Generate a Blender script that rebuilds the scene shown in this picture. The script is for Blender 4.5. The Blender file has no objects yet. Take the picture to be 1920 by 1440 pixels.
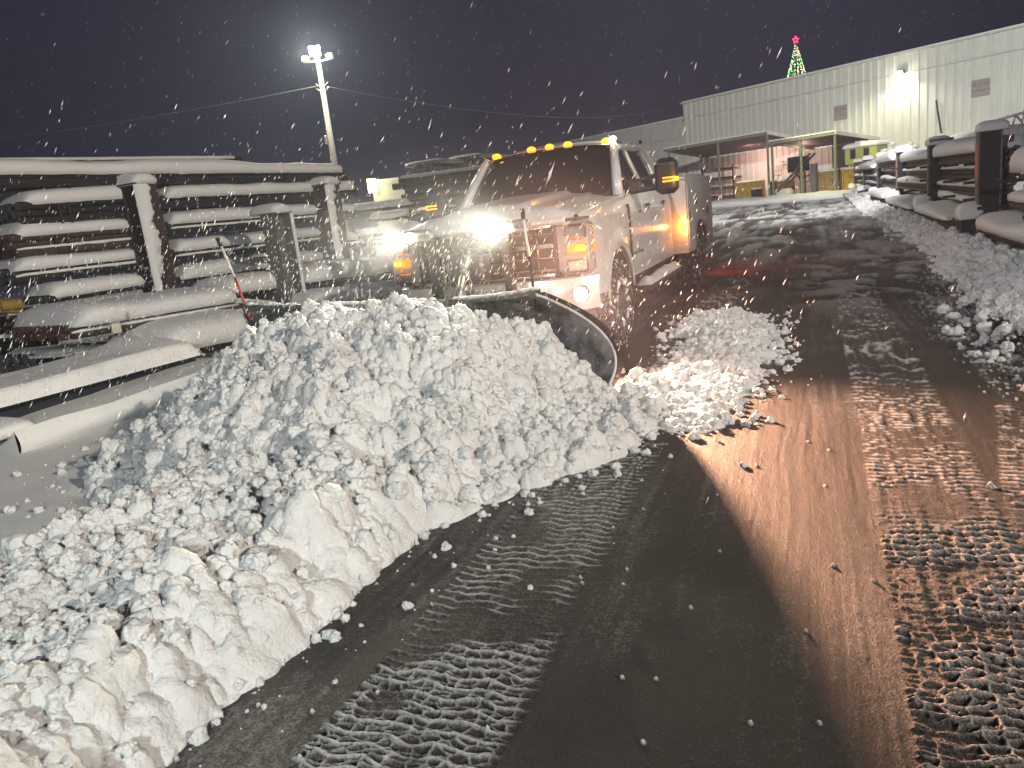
import bpy, bmesh, math, random
import numpy as np
from mathutils import Vector, Matrix
random.seed(7); rng = np.random.default_rng(11)
scene = bpy.context.scene
C = scene.collection

# ---------------------------------------------------------------- camera
F_PX, CAM_H, PITCH, ROLL = 1440.0, 1.455, 0.2239, -0.1148
cp, sp = math.cos(PITCH), math.sin(PITCH)
FWD = Vector((0, cp, -sp)); _u = Vector((0, sp, cp)); _r = Vector((1, 0, 0))
cr, sr = math.cos(ROLL), math.sin(ROLL)
RIGHT = cr*_r + sr*_u; UP = -sr*_r + cr*_u
cam_d = bpy.data.cameras.new('camera'); cam = bpy.data.objects.new('camera', cam_d); C.objects.link(cam)
cam_d.sensor_fit = 'HORIZONTAL'; cam_d.sensor_width = 36.0; cam_d.lens = 36.0*F_PX/1920.0
cam_d.clip_start = 0.05; cam_d.clip_end = 900
M = Matrix((RIGHT, UP, -FWD)).transposed().to_4x4(); M.translation = Vector((0, 0, CAM_H))
cam.matrix_world = M
scene.camera = cam
# ---------------------------------------------------------------- world: overcast winter night, a little town glow
w = bpy.data.worlds.new("World"); scene.world = w; w.use_nodes = True
nt = w.node_tree; nt.nodes.clear()
out = nt.nodes.new('ShaderNodeOutputWorld')
sky = nt.nodes.new('ShaderNodeTexSky'); sky.sky_type = 'NISHITA'; sky.sun_disc = False
sky.sun_elevation = math.radians(-4); sky.sun_rotation = math.radians(200)
bg1 = nt.nodes.new('ShaderNodeBackground'); bg1.inputs[1].default_value = 0.02
nt.links.new(sky.outputs[0], bg1.inputs[0])
bg2 = nt.nodes.new('ShaderNodeBackground'); bg2.inputs[0].default_value = (0.0110, 0.0112, 0.027, 1); bg2.inputs[1].default_value = 1.0
cn = nt.nodes.new('ShaderNodeTexNoise'); cn.inputs['Scale'].default_value = 1.6; cn.inputs['Detail'].default_value = 5
cm_ = nt.nodes.new('ShaderNodeMapRange'); cm_.inputs[1].default_value = .3; cm_.inputs[2].default_value = .7; cm_.inputs[3].default_value = .65; cm_.inputs[4].default_value = 1.45
nt.links.new(cn.outputs[0], cm_.inputs[0]); nt.links.new(cm_.outputs[0], bg2.inputs[1])
add = nt.nodes.new('ShaderNodeAddShader')
nt.links.new(bg1.outputs[0], add.inputs[0]); nt.links.new(bg2.outputs[0], add.inputs[1]); nt.links.new(add.outputs[0], out.inputs[0])
vs = scene.view_settings
vs.view_transform = 'Standard'; vs.look = 'None'; vs.exposure = 0; vs.gamma = 1; vs.use_curve_mapping = False
scene.render.engine = 'CYCLES'
cy = scene.cycles
cy.use_adaptive_sampling = True; cy.adaptive_threshold = 0.03; cy.use_denoising = True
cy.max_bounces = 5; cy.diffuse_bounces = 2; cy.glossy_bounces = 3; cy.transmission_bounces = 3; cy.volume_bounces = 0
cy.volume_step_rate = 4.0; cy.caustics_reflective = False; cy.caustics_refractive = False
cy.sample_clamp_indirect = 4.0; cy.use_light_tree = True

def lamp(kind, name, loc, power, color, target=None, size=0.3, spot=None, blend=0.4, parent=None):
    d = bpy.data.lights.new(name, kind); d.energy = power; d.color = color
    if kind == 'SPOT':
        d.spot_size = math.radians(spot); d.spot_blend = blend
    if kind in ('SPOT', 'POINT'): d.shadow_soft_size = size
    if kind == 'AREA': d.shape = 'DISK'; d.size = size
    o = bpy.data.objects.new(name, d); C.objects.link(o); o.location = loc
    if target is not None:
        v = Vector(target) - Vector(loc); o.rotation_euler = v.to_track_quat('-Z', 'Y').to_euler()
    if parent: o.parent = parent
    return o
# work light low behind the photographer's left shoulder, and unseen yard floods without masts
lamp('SPOT', 'work_light', (-1.3, -3.6, 2.9), 1250, (.92, 1.0, 0.95), (-2.3, 2.9, 0.2), 0.12, 58, 0.85)
lamp('SPOT', 'unseen_yard_flood', (12.0, -5.0, 7.5), 9500, (1.0, 0.88, 0.73), (-4.6, 8.9, 1.2), 0.25, 47, 0.8)
lamp('SPOT', 'unseen_yard_flood', (-7.0, -6.0, 9.0), 5600, (0.98, 1.0, 0.95), (9.2, 13.5, .8), 0.3, 38, 0.8)  # unseen flood added to brighten the right rack and bank
lamp('SPOT', 'unseen_yard_flood', (2.0, 12.0, 13.0), 46000, (1.0, 0.98, 0.91), (20.5, 46.0, 3.2), 0.4, 66, 0.8)  # fill flood added high above the yard to brighten warehouse and far road

# ---------------------------------------------------------------- helpers
def ray(px, py): return FWD + RIGHT*((px-960)/F_PX) + UP*((720-py)/F_PX)
ORG = Vector((0, 0, CAM_H))
def at(px, py, Y):                       # point seen at a photo pixel, Y metres ahead
    r = ray(px, py); return ORG + r*(Y/r.y)
def ground(px, py, z=0.0):
    r = ray(px, py); return ORG + r*((z-CAM_H)/r.z)
def on_plane(px, py, p, d):              # point on the upright plane through p along d
    r = ray(px, py); n = (d[1], -d[0]); t = (n[0]*p[0]+n[1]*p[1])/(n[0]*r.x+n[1]*r.y); return ORG + r*t

def link(name, me, mat=None, parent=None, smooth=False):
    o = bpy.data.objects.new(name, me); C.objects.link(o)
    if mat is not None:
        for m in (mat if isinstance(mat, (list, tuple)) else [mat]): me.materials.append(m)
    if parent is not None: o.parent = parent
    if smooth: me.shade_smooth()
    return o
def tag(o, label, cat=None, group=None, kind=None):
    if label: o['label'] = label
    if cat: o['category'] = cat
    if group: o['group'] = group
    if kind: o['kind'] = kind
    return o
def empty(name, loc, rz=0.0, label=None, cat=None, group=None):
    o = bpy.data.objects.new(name, None); C.objects.link(o); o.location = loc; o.rotation_euler = (0, 0, rz); o.empty_display_size = 0.2
    return tag(o, label, cat, group)
def copy_tree(o, parent=None):
    c = o.copy(); C.objects.link(c)
    if parent is not None: c.parent = parent
    for ch in o.children: copy_tree(ch, c)
    return c

class MB:
    def __init__(s): s.v = []; s.f = []; s.m = []; s.cur = 0
    def add(s, vs, fs):
        b = len(s.v); s.v += [tuple(v) for v in vs]; s.f += [tuple(b+i for i in f) for f in fs]; s.m += [s.cur]*len(fs); return s
    def box(s, c, d, R=None):
        hx, hy, hz = d[0]/2, d[1]/2, d[2]/2
        P = [Vector((x, y, z)) for z in (-hz, hz) for y in (-hy, hy) for x in (-hx, hx)]
        if R is not None: P = [R @ p for p in P]
        c = Vector(c); P = [p + c for p in P]
        return s.add(P, [(0, 2, 3, 1), (4, 5, 7, 6), (0, 1, 5, 4), (2, 6, 7, 3), (0, 4, 6, 2), (1, 3, 7, 5)])
    def bb(s, c, d, R=None, r=0.02):    # box with chamfered edges (rounded in x-y and z)
        hx, hy, hz = d[0]/2, d[1]/2, d[2]/2; r = min(r, hx*.9, hy*.9, hz*.9)
        ring = []
        for z, k in ((-hz, r), (-hz+r, 0), (hz-r, 0), (hz, r)):
            x, y = hx-k, hy-k; q = r*.7
            ring.append([(x-q, -y, z), (x, -y+q, z), (x, y-q, z), (x-q, y, z), (-x+q, y, z), (-x, y-q, z), (-x, -y+q, z), (-x+q, -y, z)])
        c = Vector(c); P = []
        for rg in ring:
            for p in rg:
                p = Vector(p); p = R @ p if R is not None else p; P.append(p + c)
        F = [tuple(reversed(range(8))), tuple(range(24, 32))]
        for a in range(3):
            for i in range(8):
                j = (i+1) % 8; F.append((a*8+i, a*8+j, a*8+8+j, a*8+8+i))
        return s.add(P, F)
    def tube(s, pts, r, n=8, cap=True, r2=None):
        pts = [Vector(p) for p in pts]; N = len(pts); rs = r if isinstance(r, (list, tuple)) else [r]*N
        V = []; up = Vector((0, 0, 1)); prev = None
        for i, p in enumerate(pts):
            t = (pts[min(i+1, N-1)] - pts[max(i-1, 0)]).normalized()
            if prev is None:
                a = t.orthogonal() if abs(t.z) > .9 else t.cross(up)
            else: a = prev - t*prev.dot(t)
            a = a.normalized(); prev = a; b = t.cross(a)
            for k in range(n):
                an = 2*math.pi*k/n; V.append(p + (a*math.cos(an) + b*math.sin(an))*rs[i])
        F = []
        for i in range(N-1):
            for k in range(n):
                j = (k+1) % n; F.append((i*n+k, i*n+j, (i+1)*n+j, (i+1)*n+k))
        if cap: F += [tuple(reversed(range(n))), tuple((N-1)*n+k for k in range(n))]
        return s.add(V, F)
    def prism(s, poly, a, b, axis='y'):  # polygon in the two other axes, extruded a..b
        n = len(poly)
        def mk(u, v, t): return {'y': (u, t, v), 'x': (t, u, v), 'z': (u, v, t)}[axis]
        V = [mk(u, v, a) for u, v in poly] + [mk(u, v, b) for u, v in poly]
        F = [tuple(range(n)), tuple(reversed(range(n, 2*n)))] + [(i, i+n, (i+1) % n+n, (i+1) % n) for i in range(n)]
        return s.add(V, F)
    def grid(s, fn, nu, nv, flip=False):
        V = [fn(i/nu, j/nv) for j in range(nv+1) for i in range(nu+1)]; F = []
        for j in range(nv):
            for i in range(nu):
                a = j*(nu+1)+i; q = (a, a+1, a+nu+2, a+nu+1); F.append(q[::-1] if flip else q)
        return s.add(V, F)
    def build(s, name, mat, parent=None, smooth=False, bevel=0, fix=True):
        me = bpy.data.meshes.new(name); me.from_pydata(s.v, [], s.f)
        if fix:
            bm = bmesh.new(); bm.from_mesh(me); bmesh.ops.recalc_face_normals(bm, faces=bm.faces); bm.to_mesh(me); bm.free()
        if any(s.m): me.polygons.foreach_set('material_index', s.m)
        o = link(name, me, mat, parent, smooth)
        if bevel:
            b = o.modifiers.new('bevel', 'BEVEL'); b.width = bevel; b.segments = 2; b.limit_method = 'ANGLE'; b.angle_limit = math.radians(40)
            if smooth: b.harden_normals = False
        return o

def np_mesh(name, V, Fq, mat=None, parent=None, smooth=True, attrs=None):
    me = bpy.data.meshes.new(name); V = np.asarray(V, np.float32); Fq = np.asarray(Fq, np.int32)
    me.vertices.add(len(V)); me.vertices.foreach_set('co', V.ravel())
    k = Fq.shape[1]; me.loops.add(Fq.size); me.loops.foreach_set('vertex_index', Fq.ravel())
    me.polygons.add(len(Fq)); me.polygons.foreach_set('loop_start', np.arange(0, Fq.size, k, dtype=np.int32))
    me.update(calc_edges=True)
    if smooth: me.shade_smooth()
    for n_, a in (attrs or {}).items():
        at_ = me.attributes.new(n_, 'FLOAT', 'POINT'); at_.data.foreach_set('value', np.asarray(a, np.float32).ravel())
    return link(name, me, mat, parent)

# ---- numpy noise
def _h(ix, iy, k=0):
    with np.errstate(over='ignore'):
        n = (ix.astype(np.int64)*374761393 + iy.astype(np.int64)*668265263 + k*974634777) & 0xffffffff
        n = ((n ^ (n >> 13))*1274126177) & 0xffffffff
        n = ((n ^ (n >> 16))*2246822519) & 0xffffffff
    return ((n ^ (n >> 15)) & 0xffffff)/16777215.0
def vnoise(x, y, k=0):
    ix, iy = np.floor(x), np.floor(y); fx, fy = x-ix, y-iy; fx = fx*fx*(3-2*fx); fy = fy*fy*(3-2*fy)
    a, b, c, d = _h(ix, iy, k), _h(ix+1, iy, k), _h(ix, iy+1, k), _h(ix+1, iy+1, k)
    return (a*(1-fx)+b*fx)*(1-fy) + (c*(1-fx)+d*fx)*fy
def fbm(x, y, o=4, k=0):
    r = 0; a = .5; t = 0
    for i in range(o): r = r + a*vnoise(x, y, k+i); t += a; x = x*2.03+7.1; y = y*2.03+3.7; a *= .5
    return r/t
def worley(x, y, k=0, jit=1.0):          # F1, F2, id of nearest
    ix, iy = np.floor(x), np.floor(y); f1 = np.full(x.shape, 9.); f2 = f1.copy(); idd = np.zeros(x.shape)
    for dx in (-1, 0, 1):
        for dy in (-1, 0, 1):
            cx, cy_ = ix+dx, iy+dy
            d = np.hypot(cx+.5+(_h(cx, cy_, k)-.5)*jit-x, cy_+.5+(_h(cx, cy_, k+1)-.5)*jit-y)
            n_ = d < f1
            f2 = np.where(n_, f1, np.minimum(f2, d)); idd = np.where(n_, _h(cx, cy_, k+2), idd); f1 = np.where(n_, d, f1)
    return f1, f2, idd
def lumps(x, y, s, k=0, r=.72):          # rounded clods of size s sitting side by side
    wx = x + (vnoise(x/s*1.7, y/s*1.7, k+50)-.5)*s*.5; wy = y + (vnoise(x/s*1.7+9, y/s*1.7, k+51)-.5)*s*.5
    f1, f2, i = worley(wx/s, wy/s, k)
    rr = r*(.65+.5*i)
    return np.sqrt(np.clip(1-(f1/rr)**2, 0, 1))*s*.5*(.5+.8*i)
def sstep(a, b, x): t = np.clip((x-a)/(b-a), 0, 1); return t*t*(3-2*t)
def poly_sd(x, y, P):                    # signed distance, positive inside
    P = np.asarray(P, float); n = len(P); d = np.full(x.shape, 1e9); ins = np.zeros(x.shape, bool)
    for i in range(n):
        ax, ay = P[i]; bx, by = P[(i+1) % n]; ex, ey = bx-ax, by-ay
        t = np.clip(((x-ax)*ex+(y-ay)*ey)/(ex*ex+ey*ey), 0, 1); d = np.minimum(d, np.hypot(x-ax-t*ex, y-ay-t*ey))
        c = ((ay > y) != (by > y)) & (x < (bx-ax)*(y-ay)/((by-ay) if by != ay else 1e-9)+ax); ins ^= c
    return np.where(ins, d, -d)
def line_side(x, y, P, Q): return ((Q[0]-P[0])*(y-P[1]) - (Q[1]-P[1])*(x-P[0]))/math.hypot(Q[0]-P[0], Q[1]-P[1])

# ---------------------------------------------------------------- materials
def mat(name, col, rough=.5, metal=0., bump=None, var=None, emit=None, spec=.5, coat=0., alpha=None):
    m = bpy.data.materials.new(name); m.use_nodes = True; t = m.node_tree; b = t.nodes['Principled BSDF']
    b.inputs['Base Color'].default_value = (*col, 1); b.inputs['Roughness'].default_value = rough; b.inputs['Metallic'].default_value = metal
    b.inputs['Specular IOR Level'].default_value = spec
    if coat: b.inputs['Coat Weight'].default_value = coat; b.inputs['Coat Roughness'].default_value = .08
    tc = t.nodes.new('ShaderNodeTexCoord')
    if var:                               # (scale, colour2, low, high[, stretch])
        n = t.nodes.new('ShaderNodeTexNoise'); n.inputs['Scale'].default_value = var[0]; n.inputs['Detail'].default_value = 6; n.inputs['Roughness'].default_value = .65
        mp = t.nodes.new('ShaderNodeMapping'); mp.inputs['Scale'].default_value = var[4] if len(var) > 4 else (1, 1, 1)
        t.links.new(tc.outputs['Object'], mp.inputs[0]); t.links.new(mp.outputs[0], n.inputs[0])
        r = t.nodes.new('ShaderNodeMapRange'); r.inputs[1].default_value = var[2]; r.inputs[2].default_value = var[3]
        mx = t.nodes.new('ShaderNodeMix'); mx.data_type = 'RGBA'; mx.inputs[6].default_value = (*col, 1); mx.inputs[7].default_value = (*var[1], 1)
        t.links.new(n.outputs[0], r.inputs[0]); t.links.new(r.outputs[0], mx.inputs[0]); t.links.new(mx.outputs[2], b.inputs['Base Color'])
    if bump:                              # (scale, strength)
        n = t.nodes.new('ShaderNodeTexNoise'); n.inputs['Scale'].default_value = bump[0]; n.inputs['Detail'].default_value = 5
        t.links.new(tc.outputs['Object'], n.inputs[0])
        bp = t.nodes.new('ShaderNodeBump'); bp.inputs['Strength'].default_value = bump[1]; bp.inputs['Distance'].default_value = .01
        t.links.new(n.outputs[0], bp.inputs['Height']); t.links.new(bp.outputs[0], b.inputs['Normal'])
    if emit:
        b.inputs['Emission Color'].default_value = (*emit[0], 1); b.inputs['Emission Strength'].default_value = emit[1]
    return m
def snow_mat(name, col=(.80, .81, .83), s1=60, s2=14, st=.35, dirt=None):
    m = mat(name, col, .62, spec=.3); t = m.node_tree; b = t.nodes['Principled BSDF']
    tc = t.nodes['Texture Coordinate']
    n1 = t.nodes.new('ShaderNodeTexNoise'); n1.inputs['Scale'].default_value = s1; n1.inputs['Detail'].default_value = 6; n1.inputs['Roughness'].default_value = .7
    n2 = t.nodes.new('ShaderNodeTexVoronoi'); n2.inputs['Scale'].default_value = s2*4; n2.feature = 'SMOOTH_F1'
    mh = t.nodes.new('ShaderNodeMath'); mh.operation = 'MULTIPLY_ADD'; mh.inputs[1].default_value = -.5
    tg = t.nodes.new('ShaderNodeNewGeometry')
    for n in (n1, n2): t.links.new(tg.outputs['Position'], n.inputs['Vector'])
    t.links.new(n2.outputs[0], mh.inputs[0]); t.links.new(n1.outputs[0], mh.inputs[2])
    bp = t.nodes.new('ShaderNodeBump'); bp.inputs['Strength'].default_value = st; bp.inputs['Distance'].default_value = .012
    t.links.new(mh.outputs[0], bp.inputs['Height']); t.links.new(bp.outputs[0], b.inputs['Normal'])
    b.inputs['Subsurface Weight'].default_value = .0
    if dirt:
        n = t.nodes.new('ShaderNodeTexNoise'); n.inputs['Scale'].default_value = 3; n.inputs['Detail'].default_value = 8; t.links.new(tg.outputs['Position'], n.inputs['Vector'])
        r = t.nodes.new('ShaderNodeMapRange'); r.inputs[1].default_value = .42; r.inputs[2].default_value = .7
        mx = t.nodes.new('ShaderNodeMix'); mx.data_type = 'RGBA'; mx.inputs[6].default_value = (*col, 1); mx.inputs[7].default_value = (*dirt, 1)
        t.links.new(n.outputs[0], r.inputs[0]); t.links.new(r.outputs[0], mx.inputs[0]); t.links.new(mx.outputs[2], b.inputs['Base Color'])
    return m
SNOW = snow_mat('plowed_snow', (.80, .81, .82), 70, 16, .95, dirt=(.70, .70, .71))
POWDER = snow_mat('powder_snow', (.80, .80, .81), 110, 22, .45)
ROAD_U = Vector((math.sin(math.radians(22.3)), math.cos(math.radians(22.3)), 0))
HAZE_D = 0.0024; MIST_D = 0.045
# ---------------------------------------------------------------- ground: wet asphalt under slush, powder snow to the left
RD = math.radians(22.3); rs_, rc_ = math.sin(RD), math.cos(RD)
PLAIN = [(-1.15, 0.2), (-1.6, 2.0), (-1.9, 3.2), (-2.3, 4.0), (-2.2, 5.0), (-2.0, 7.0), (-1.3, 10.5), (1.0, 16), (6.0, 28), (14, 46), (-60, 60), (-60, -40), (-4, -40)]
BANK = [(2.3, -1.0), (2.6, 2.2), (3.4, 4.9), (4.15, 6.8), (6.1, 10.5), (10.8, 22.2), (19.2, 44.7), (23.5, 52), (23.9, 51.5), (11.6, 21.8), (8.2, 13.4), (6.9, 10.2), (5.9, 6.8), (5.4, 2.2), (5.0, -1.0)]
def ground_fields(x, y):
    r = np.hypot(x, y)
    # road frame
    s = x*rs_ + y*rc_; t = x*rc_ - y*rs_
    pl = poly_sd(x, y, PLAIN); inn = sstep(-.05, .45, pl + (vnoise(x*2, y*2, 3)-.5)*.3)
    und = .05*(fbm(x*.8, y*.8, 3, 5)-.5) + .02*(fbm(x*3, y*3, 3, 8)-.5)
    h = inn*(.13+und); snow = inn*1.0
    # right verge behind the bank
    rb = poly_sd(x, y, [(3.3, -30), (3.6, 4.9), (6.3, 10.5), (11, 22.2), (19.4, 44.7), (23.6, 52), (60, 52), (60, -30)])
    vr = sstep(0, .5, rb); h = h + vr*(.04+und*.8); snow = np.maximum(snow, vr)
    road = np.clip(1-inn-vr, 0, 1)
    # slush: fine striations along the road, thicker patches, scraped streaks
    stri = fbm(t*26+fbm(s*.7, t*2, 2, 9)*2, s*1.1, 3, 20)
    patch = fbm(x*1.1+3, y*1.1, 4, 30)
    fine = fbm(x*38, y*38, 3, 40)
    sl = .06+.13*sstep(.42, .75, patch*.6+stri*.4) + .05*sstep(.45, .7, fine)*sstep(.35, .6, patch)
    h = h + road*(.006*(stri-.5)+.008*sstep(.4, .8, patch)+.0035*(fine-.5))
    # tyre tracks of the plow truck backing off (two strips along the road direction)
    near = sstep(16, 9, r)
    tr = np.zeros_like(x); trm = np.zeros_like(x)
    wob = .03*(fbm(s*1.3, t*0+.5, 2, 60)-.5)
    for (t0, w_, k, irr) in ((.20, .55, 0, .0), (-1.42, .62, 40, .0), (.62, .42, 80, .3), (1.25, .60, 120, .3)):
        tt = t - t0 + wob
        if k == 80: tt = tt - .16*(s-3)*np.where(s < 5.5, 1, 0) - .4*np.where(s < 5.5, 0, 1)
        inb = (tt > 0) & (tt < w_)
        # lug rows: staggered cross bars plus zigzag ribs
        rown = tt/.105; ri = np.floor(rown); rf = rown-ri
        ph = s/.052 + ri*.5 + rf*.45*np.where(ri % 2 == 0, 1, -1)
        wx = (fbm(x*14, y*14, 2, 70+k)-.5)
        ph = ph + wx*.4
        bar = np.exp(-((ph-np.floor(ph)-.5)/.14)**2)
        rib = np.exp(-(((rf-.5 - .3*np.sin(s/.052*math.pi+ri))/.12)**2))
        # coarse network close to the camera: slush squeezed between big lugs
        c1, c2, ci = worley((s+wx*.02)/.036, (tt+wx*.02)/.056, 90+k, .7)
        net = np.exp(-((c2-c1)/.20)**2)
        big = (.85 if k != 40 else .75)*(sstep(3.4, 2.3, y + (t-.6)*.25) if k != 40 else sstep(3.0, 2.2, y))
        brk = .25+.75*sstep(.30, .52, fbm(x*4, y*4, 4, 100+k))
        pat = np.maximum(bar*.9, rib*.55)*(1-big) + np.maximum(net*.8, bar*.8)*big
        amp = (.010+.017*big)*brk*(.35+.9*fbm(x*22, y*22, 2, 130))
        edge = sstep(0, .03, tt)*sstep(w_, w_-.05-.1*patch, tt)
        lvl = edge*inb*near
        tr = np.maximum(tr, pat*amp*lvl); trm = np.maximum(trm, lvl*np.clip(pat*1.0-.15, 0, 1)*brk)
        snow_base = lvl*.1
        sl = sl*(1-.3*lvl)+.05*lvl
    # faint second set of loose prints on the right
    c1, c2, ci = worley(s/.09+.3*fine, t/.07, 200, .9)
    net2 = np.exp(-((c2-c1)/.14)**2)*sstep(.48, .66, fbm(x*.9+8, y*.9, 3, 210))*sstep(.7, 1.1, t)*near
    tr = np.maximum(tr, net2*.008); trm = np.maximum(trm, net2*.75)
    h = h + road*tr*(.8+.5*fine)
    snow = np.maximum(snow, road*np.maximum(sl, trm))
    # crumbs thrown off the bank and the windrow
    cr1, cr2, cri = worley(x*30, y*30, 300)
    bd = poly_sd(x, y, BANK); wd = poly_sd(x, y, PLAIN)
    dens = np.maximum(sstep(-.5, 0, bd), sstep(-.55, -.1, wd)*(r < 12))*.5+.008
    crm = (cri < dens)*sstep(.32, .12, cr1)
    h = h + road*crm*.012; snow = np.maximum(snow, road*crm*.95)
    # far along the road the slush is thicker, combed into drifting streaks
    far = sstep(9, 22, s)
    w1 = fbm(s*.55+fbm(t*.5, s*.3, 2, 400)*4, t*1.6, 4, 410)
    w2 = fbm(t*6, s*.5, 3, 420)
    sf = sstep(.36, .66, .6*w1+.4*w2)
    snow = np.maximum(snow, road*far*(.15+.8*sf)); h = h + road*far*.05*sf
    mid = sstep(6.5, 11, s)*sstep(-1.0, .6, t)*sstep(2.6, 1.2, t)
    rut = fbm(x*3.2, y*2.0, 4, 440)
    snow = np.maximum(snow, road*mid*.55*sstep(.45, .62, rut)); h = h + road*mid*.04*sstep(.42, .7, rut)
    return h, snow

az = np.concatenate([np.radians(np.linspace(-180, -41, 60)), np.radians(np.linspace(-40.6, 40.6, 960)), np.radians(np.linspace(41, 180, 60)[:-1])])
inv = np.concatenate([1/np.array([.15, .4, .8, 1.1]), np.linspace(1/1.35, 1/16., 600), np.linspace(1/16.6, 1/90., 90)[1:], 1/np.array([110, 150, 220, 400.])])
rad = 1/inv
A, Rr = np.meshgrid(az, rad); gx = (Rr*np.sin(A)).ravel(); gy = (Rr*np.cos(A)).ravel()
gh, gs = ground_fields(gx, gy)
na, nr = len(az), len(rad)
ii, jj = np.meshgrid(np.arange(na), np.arange(nr-1)); i2 = (ii+1) % na
Fq = np.stack([jj*na+ii, jj*na+i2, (jj+1)*na+i2, (jj+1)*na+ii], -1).reshape(-1, 4)[:, ::-1]
cen = len(gx)
GV = np.stack([gx, gy, gh], -1)
gm = bpy.data.materials.new('slushy_asphalt'); gm.use_nodes = True; t = gm.node_tree; b = t.nodes['Principled BSDF']
def N(t, ty, **k):
    n = t.nodes.new(ty)
    for a, v in k.items(): setattr(n, a, v)
    return n
geo = N(t, 'ShaderNodeNewGeometry'); atr = N(t, 'ShaderNodeAttribute', attribute_name='snow')
n1 = N(t, 'ShaderNodeTexNoise'); n1.inputs['Scale'].default_value = 90; n1.inputs['Detail'].default_value = 4; n1.inputs['Roughness'].default_value = .8
n2 = N(t, 'ShaderNodeTexNoise'); n2.inputs['Scale'].default_value = 2.2; n2.inputs['Detail'].default_value = 7
for n in (n1, n2): t.links.new(geo.outputs['Position'], n.inputs['Vector'])
sub = N(t, 'ShaderNodeMath', operation='SUBTRACT'); sub.inputs[1].default_value = .5; t.links.new(n1.outputs[0], sub.inputs[0])
mad = N(t, 'ShaderNodeMath', operation='MULTIPLY_ADD'); mad.inputs[1].default_value = .75; t.links.new(sub.outputs[0], mad.inputs[0]); t.links.new(atr.outputs['Fac'], mad.inputs[2])
mr = N(t, 'ShaderNodeMapRange'); mr.inputs[1].default_value = .12; mr.inputs[2].default_value = .95; t.links.new(mad.outputs[0], mr.inputs[0])
asp = N(t, 'ShaderNodeMix', data_type='RGBA'); asp.inputs[6].default_value = (.022, .021, .020, 1); asp.inputs[7].default_value = (.050, .045, .040, 1)
t.links.new(n2.outputs[0], asp.inputs[0])
mx = N(t, 'ShaderNodeMix', data_type='RGBA'); mx.inputs[7].default_value = (.78, .79, .80, 1); t.links.new(mr.outputs[0], mx.inputs[0]); t.links.new(asp.outputs[2], mx.inputs[6])
t.links.new(mx.outputs[2], b.inputs['Base Color'])
rr = N(t, 'ShaderNodeMapRange'); rr.inputs[3].default_value = .66; rr.inputs[4].default_value = .75; t.links.new(mr.outputs[0], rr.inputs[0]); t.links.new(rr.outputs[0], b.inputs['Roughness'])
bp = N(t, 'ShaderNodeBump'); bp.inputs['Strength'].default_value = .9; bp.inputs['Distance'].default_value = .008
n3 = N(t, 'ShaderNodeTexVoronoi'); n3.inputs['Scale'].default_value = 170; t.links.new(geo.outputs['Position'], n3.inputs['Vector'])
hm = N(t, 'ShaderNodeMath', operation='MULTIPLY_ADD'); hm.inputs[1].default_value = -.45; t.links.new(n3.outputs[0], hm.inputs[0]); t.links.new(n1.outputs[0], hm.inputs[2])
t.links.new(hm.outputs[0], bp.inputs['Height']); t.links.new(bp.outputs[0], b.inputs['Normal'])
g = np_mesh('ground', GV, Fq, gm, attrs={'snow': gs}); tag(g, None, None, None, 'structure')

# ---------------------------------------------------------------- plowed snow: heightfields with clods
TO = Vector((-.124, 7.138, 0)); TYAW = math.atan2(-.918, -.397)
fx_ = (-.3966, -.918); lf_ = (.918, -.3966)
def tloc(x, y): return (x-TO.x)*fx_[0]+(y-TO.y)*fx_[1], (x-TO.x)*lf_[0]+(y-TO.y)*lf_[1]
HEAP = [(-2.7, 4.35), (-3.0, 5.2), (-3.0, 6.3), (-2.6, 7.0), (-1.6, 7.2), (1.3, 6.0), (1.15, 5.2), (.90, 4.6), (.66, 4.1), (.4, 3.95), (.05, 3.78), (-.31, 3.6), (-.56, 3.43), (-.9, 3.2), (-1.9, 3.5), (-2.3, 4.0)]
ROW = [(-.45, 3.6), (-.64, 3.1), (-.78, 2.85), (-.87, 2.5), (-1.0, 2.2), (-1.08, 1.9), (-1.25, 1.2), (-1.7, -.5), (-4.2, -.5), (-3.3, 1.4), (-2.75, 2.5), (-2.35, 3.1), (-2.1, 3.5), (-1.9, 4.0), (-1.2, 4.4)]
def blade_back(ly):                      # x (truck frame) of the blade's foot at truck-frame y
    return .85 + np.where(ly > 0, ly*.37, -ly*.27)
def heap_h(x, y):
    jx = (fbm(x*3, y*3, 3, 500)-.5)*.35
    d = poly_sd(x, y, HEAP) + jx
    lx, ly = tloc(x, y)
    crest = np.interp(ly, [-2.6, -1.9, -1.5, -1.0, -.4, .3, .7, 1.0, 1.3, 1.6], [.24, .46, .68, .82, .90, .90, .86, .74, .48, .24])
    dd = np.clip(d, 0, 3)
    q = np.clip(dd/1.75, 0, 1)
    hh = crest*(1-(1-q)**1.55)
    hh = np.minimum(hh, np.clip(d+.03, 0, 9)*1.3)
    # nothing behind the moldboard
    bl = lx - blade_back(np.clip(ly, -1.7, 1.45)) + .05
    lim = sstep(-.08, .06, bl)
    ends = np.maximum(sstep(1.45, 1.62, ly), sstep(-1.75, -1.95, ly)); lim = np.maximum(lim, ends*sstep(-1.0, -.2, bl))
    hh = hh*lim
    # row to the lower left, sheared on its right side
    dr = poly_sd(x, y, ROW) + jx*.35
    drr = dr+(fbm(x*5, y*5, 5, 530)-.5)*.12
    rh = (.23+.12*fbm(x*1.4, y*1.4, 2, 520))*(.45*sstep(-.01, .10, drr)+.55*sstep(.06, .30, drr))*(.35+.65*sstep(1.5, .3, dr))
    return np.maximum(hh, rh), np.maximum(d, dr), hh
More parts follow.
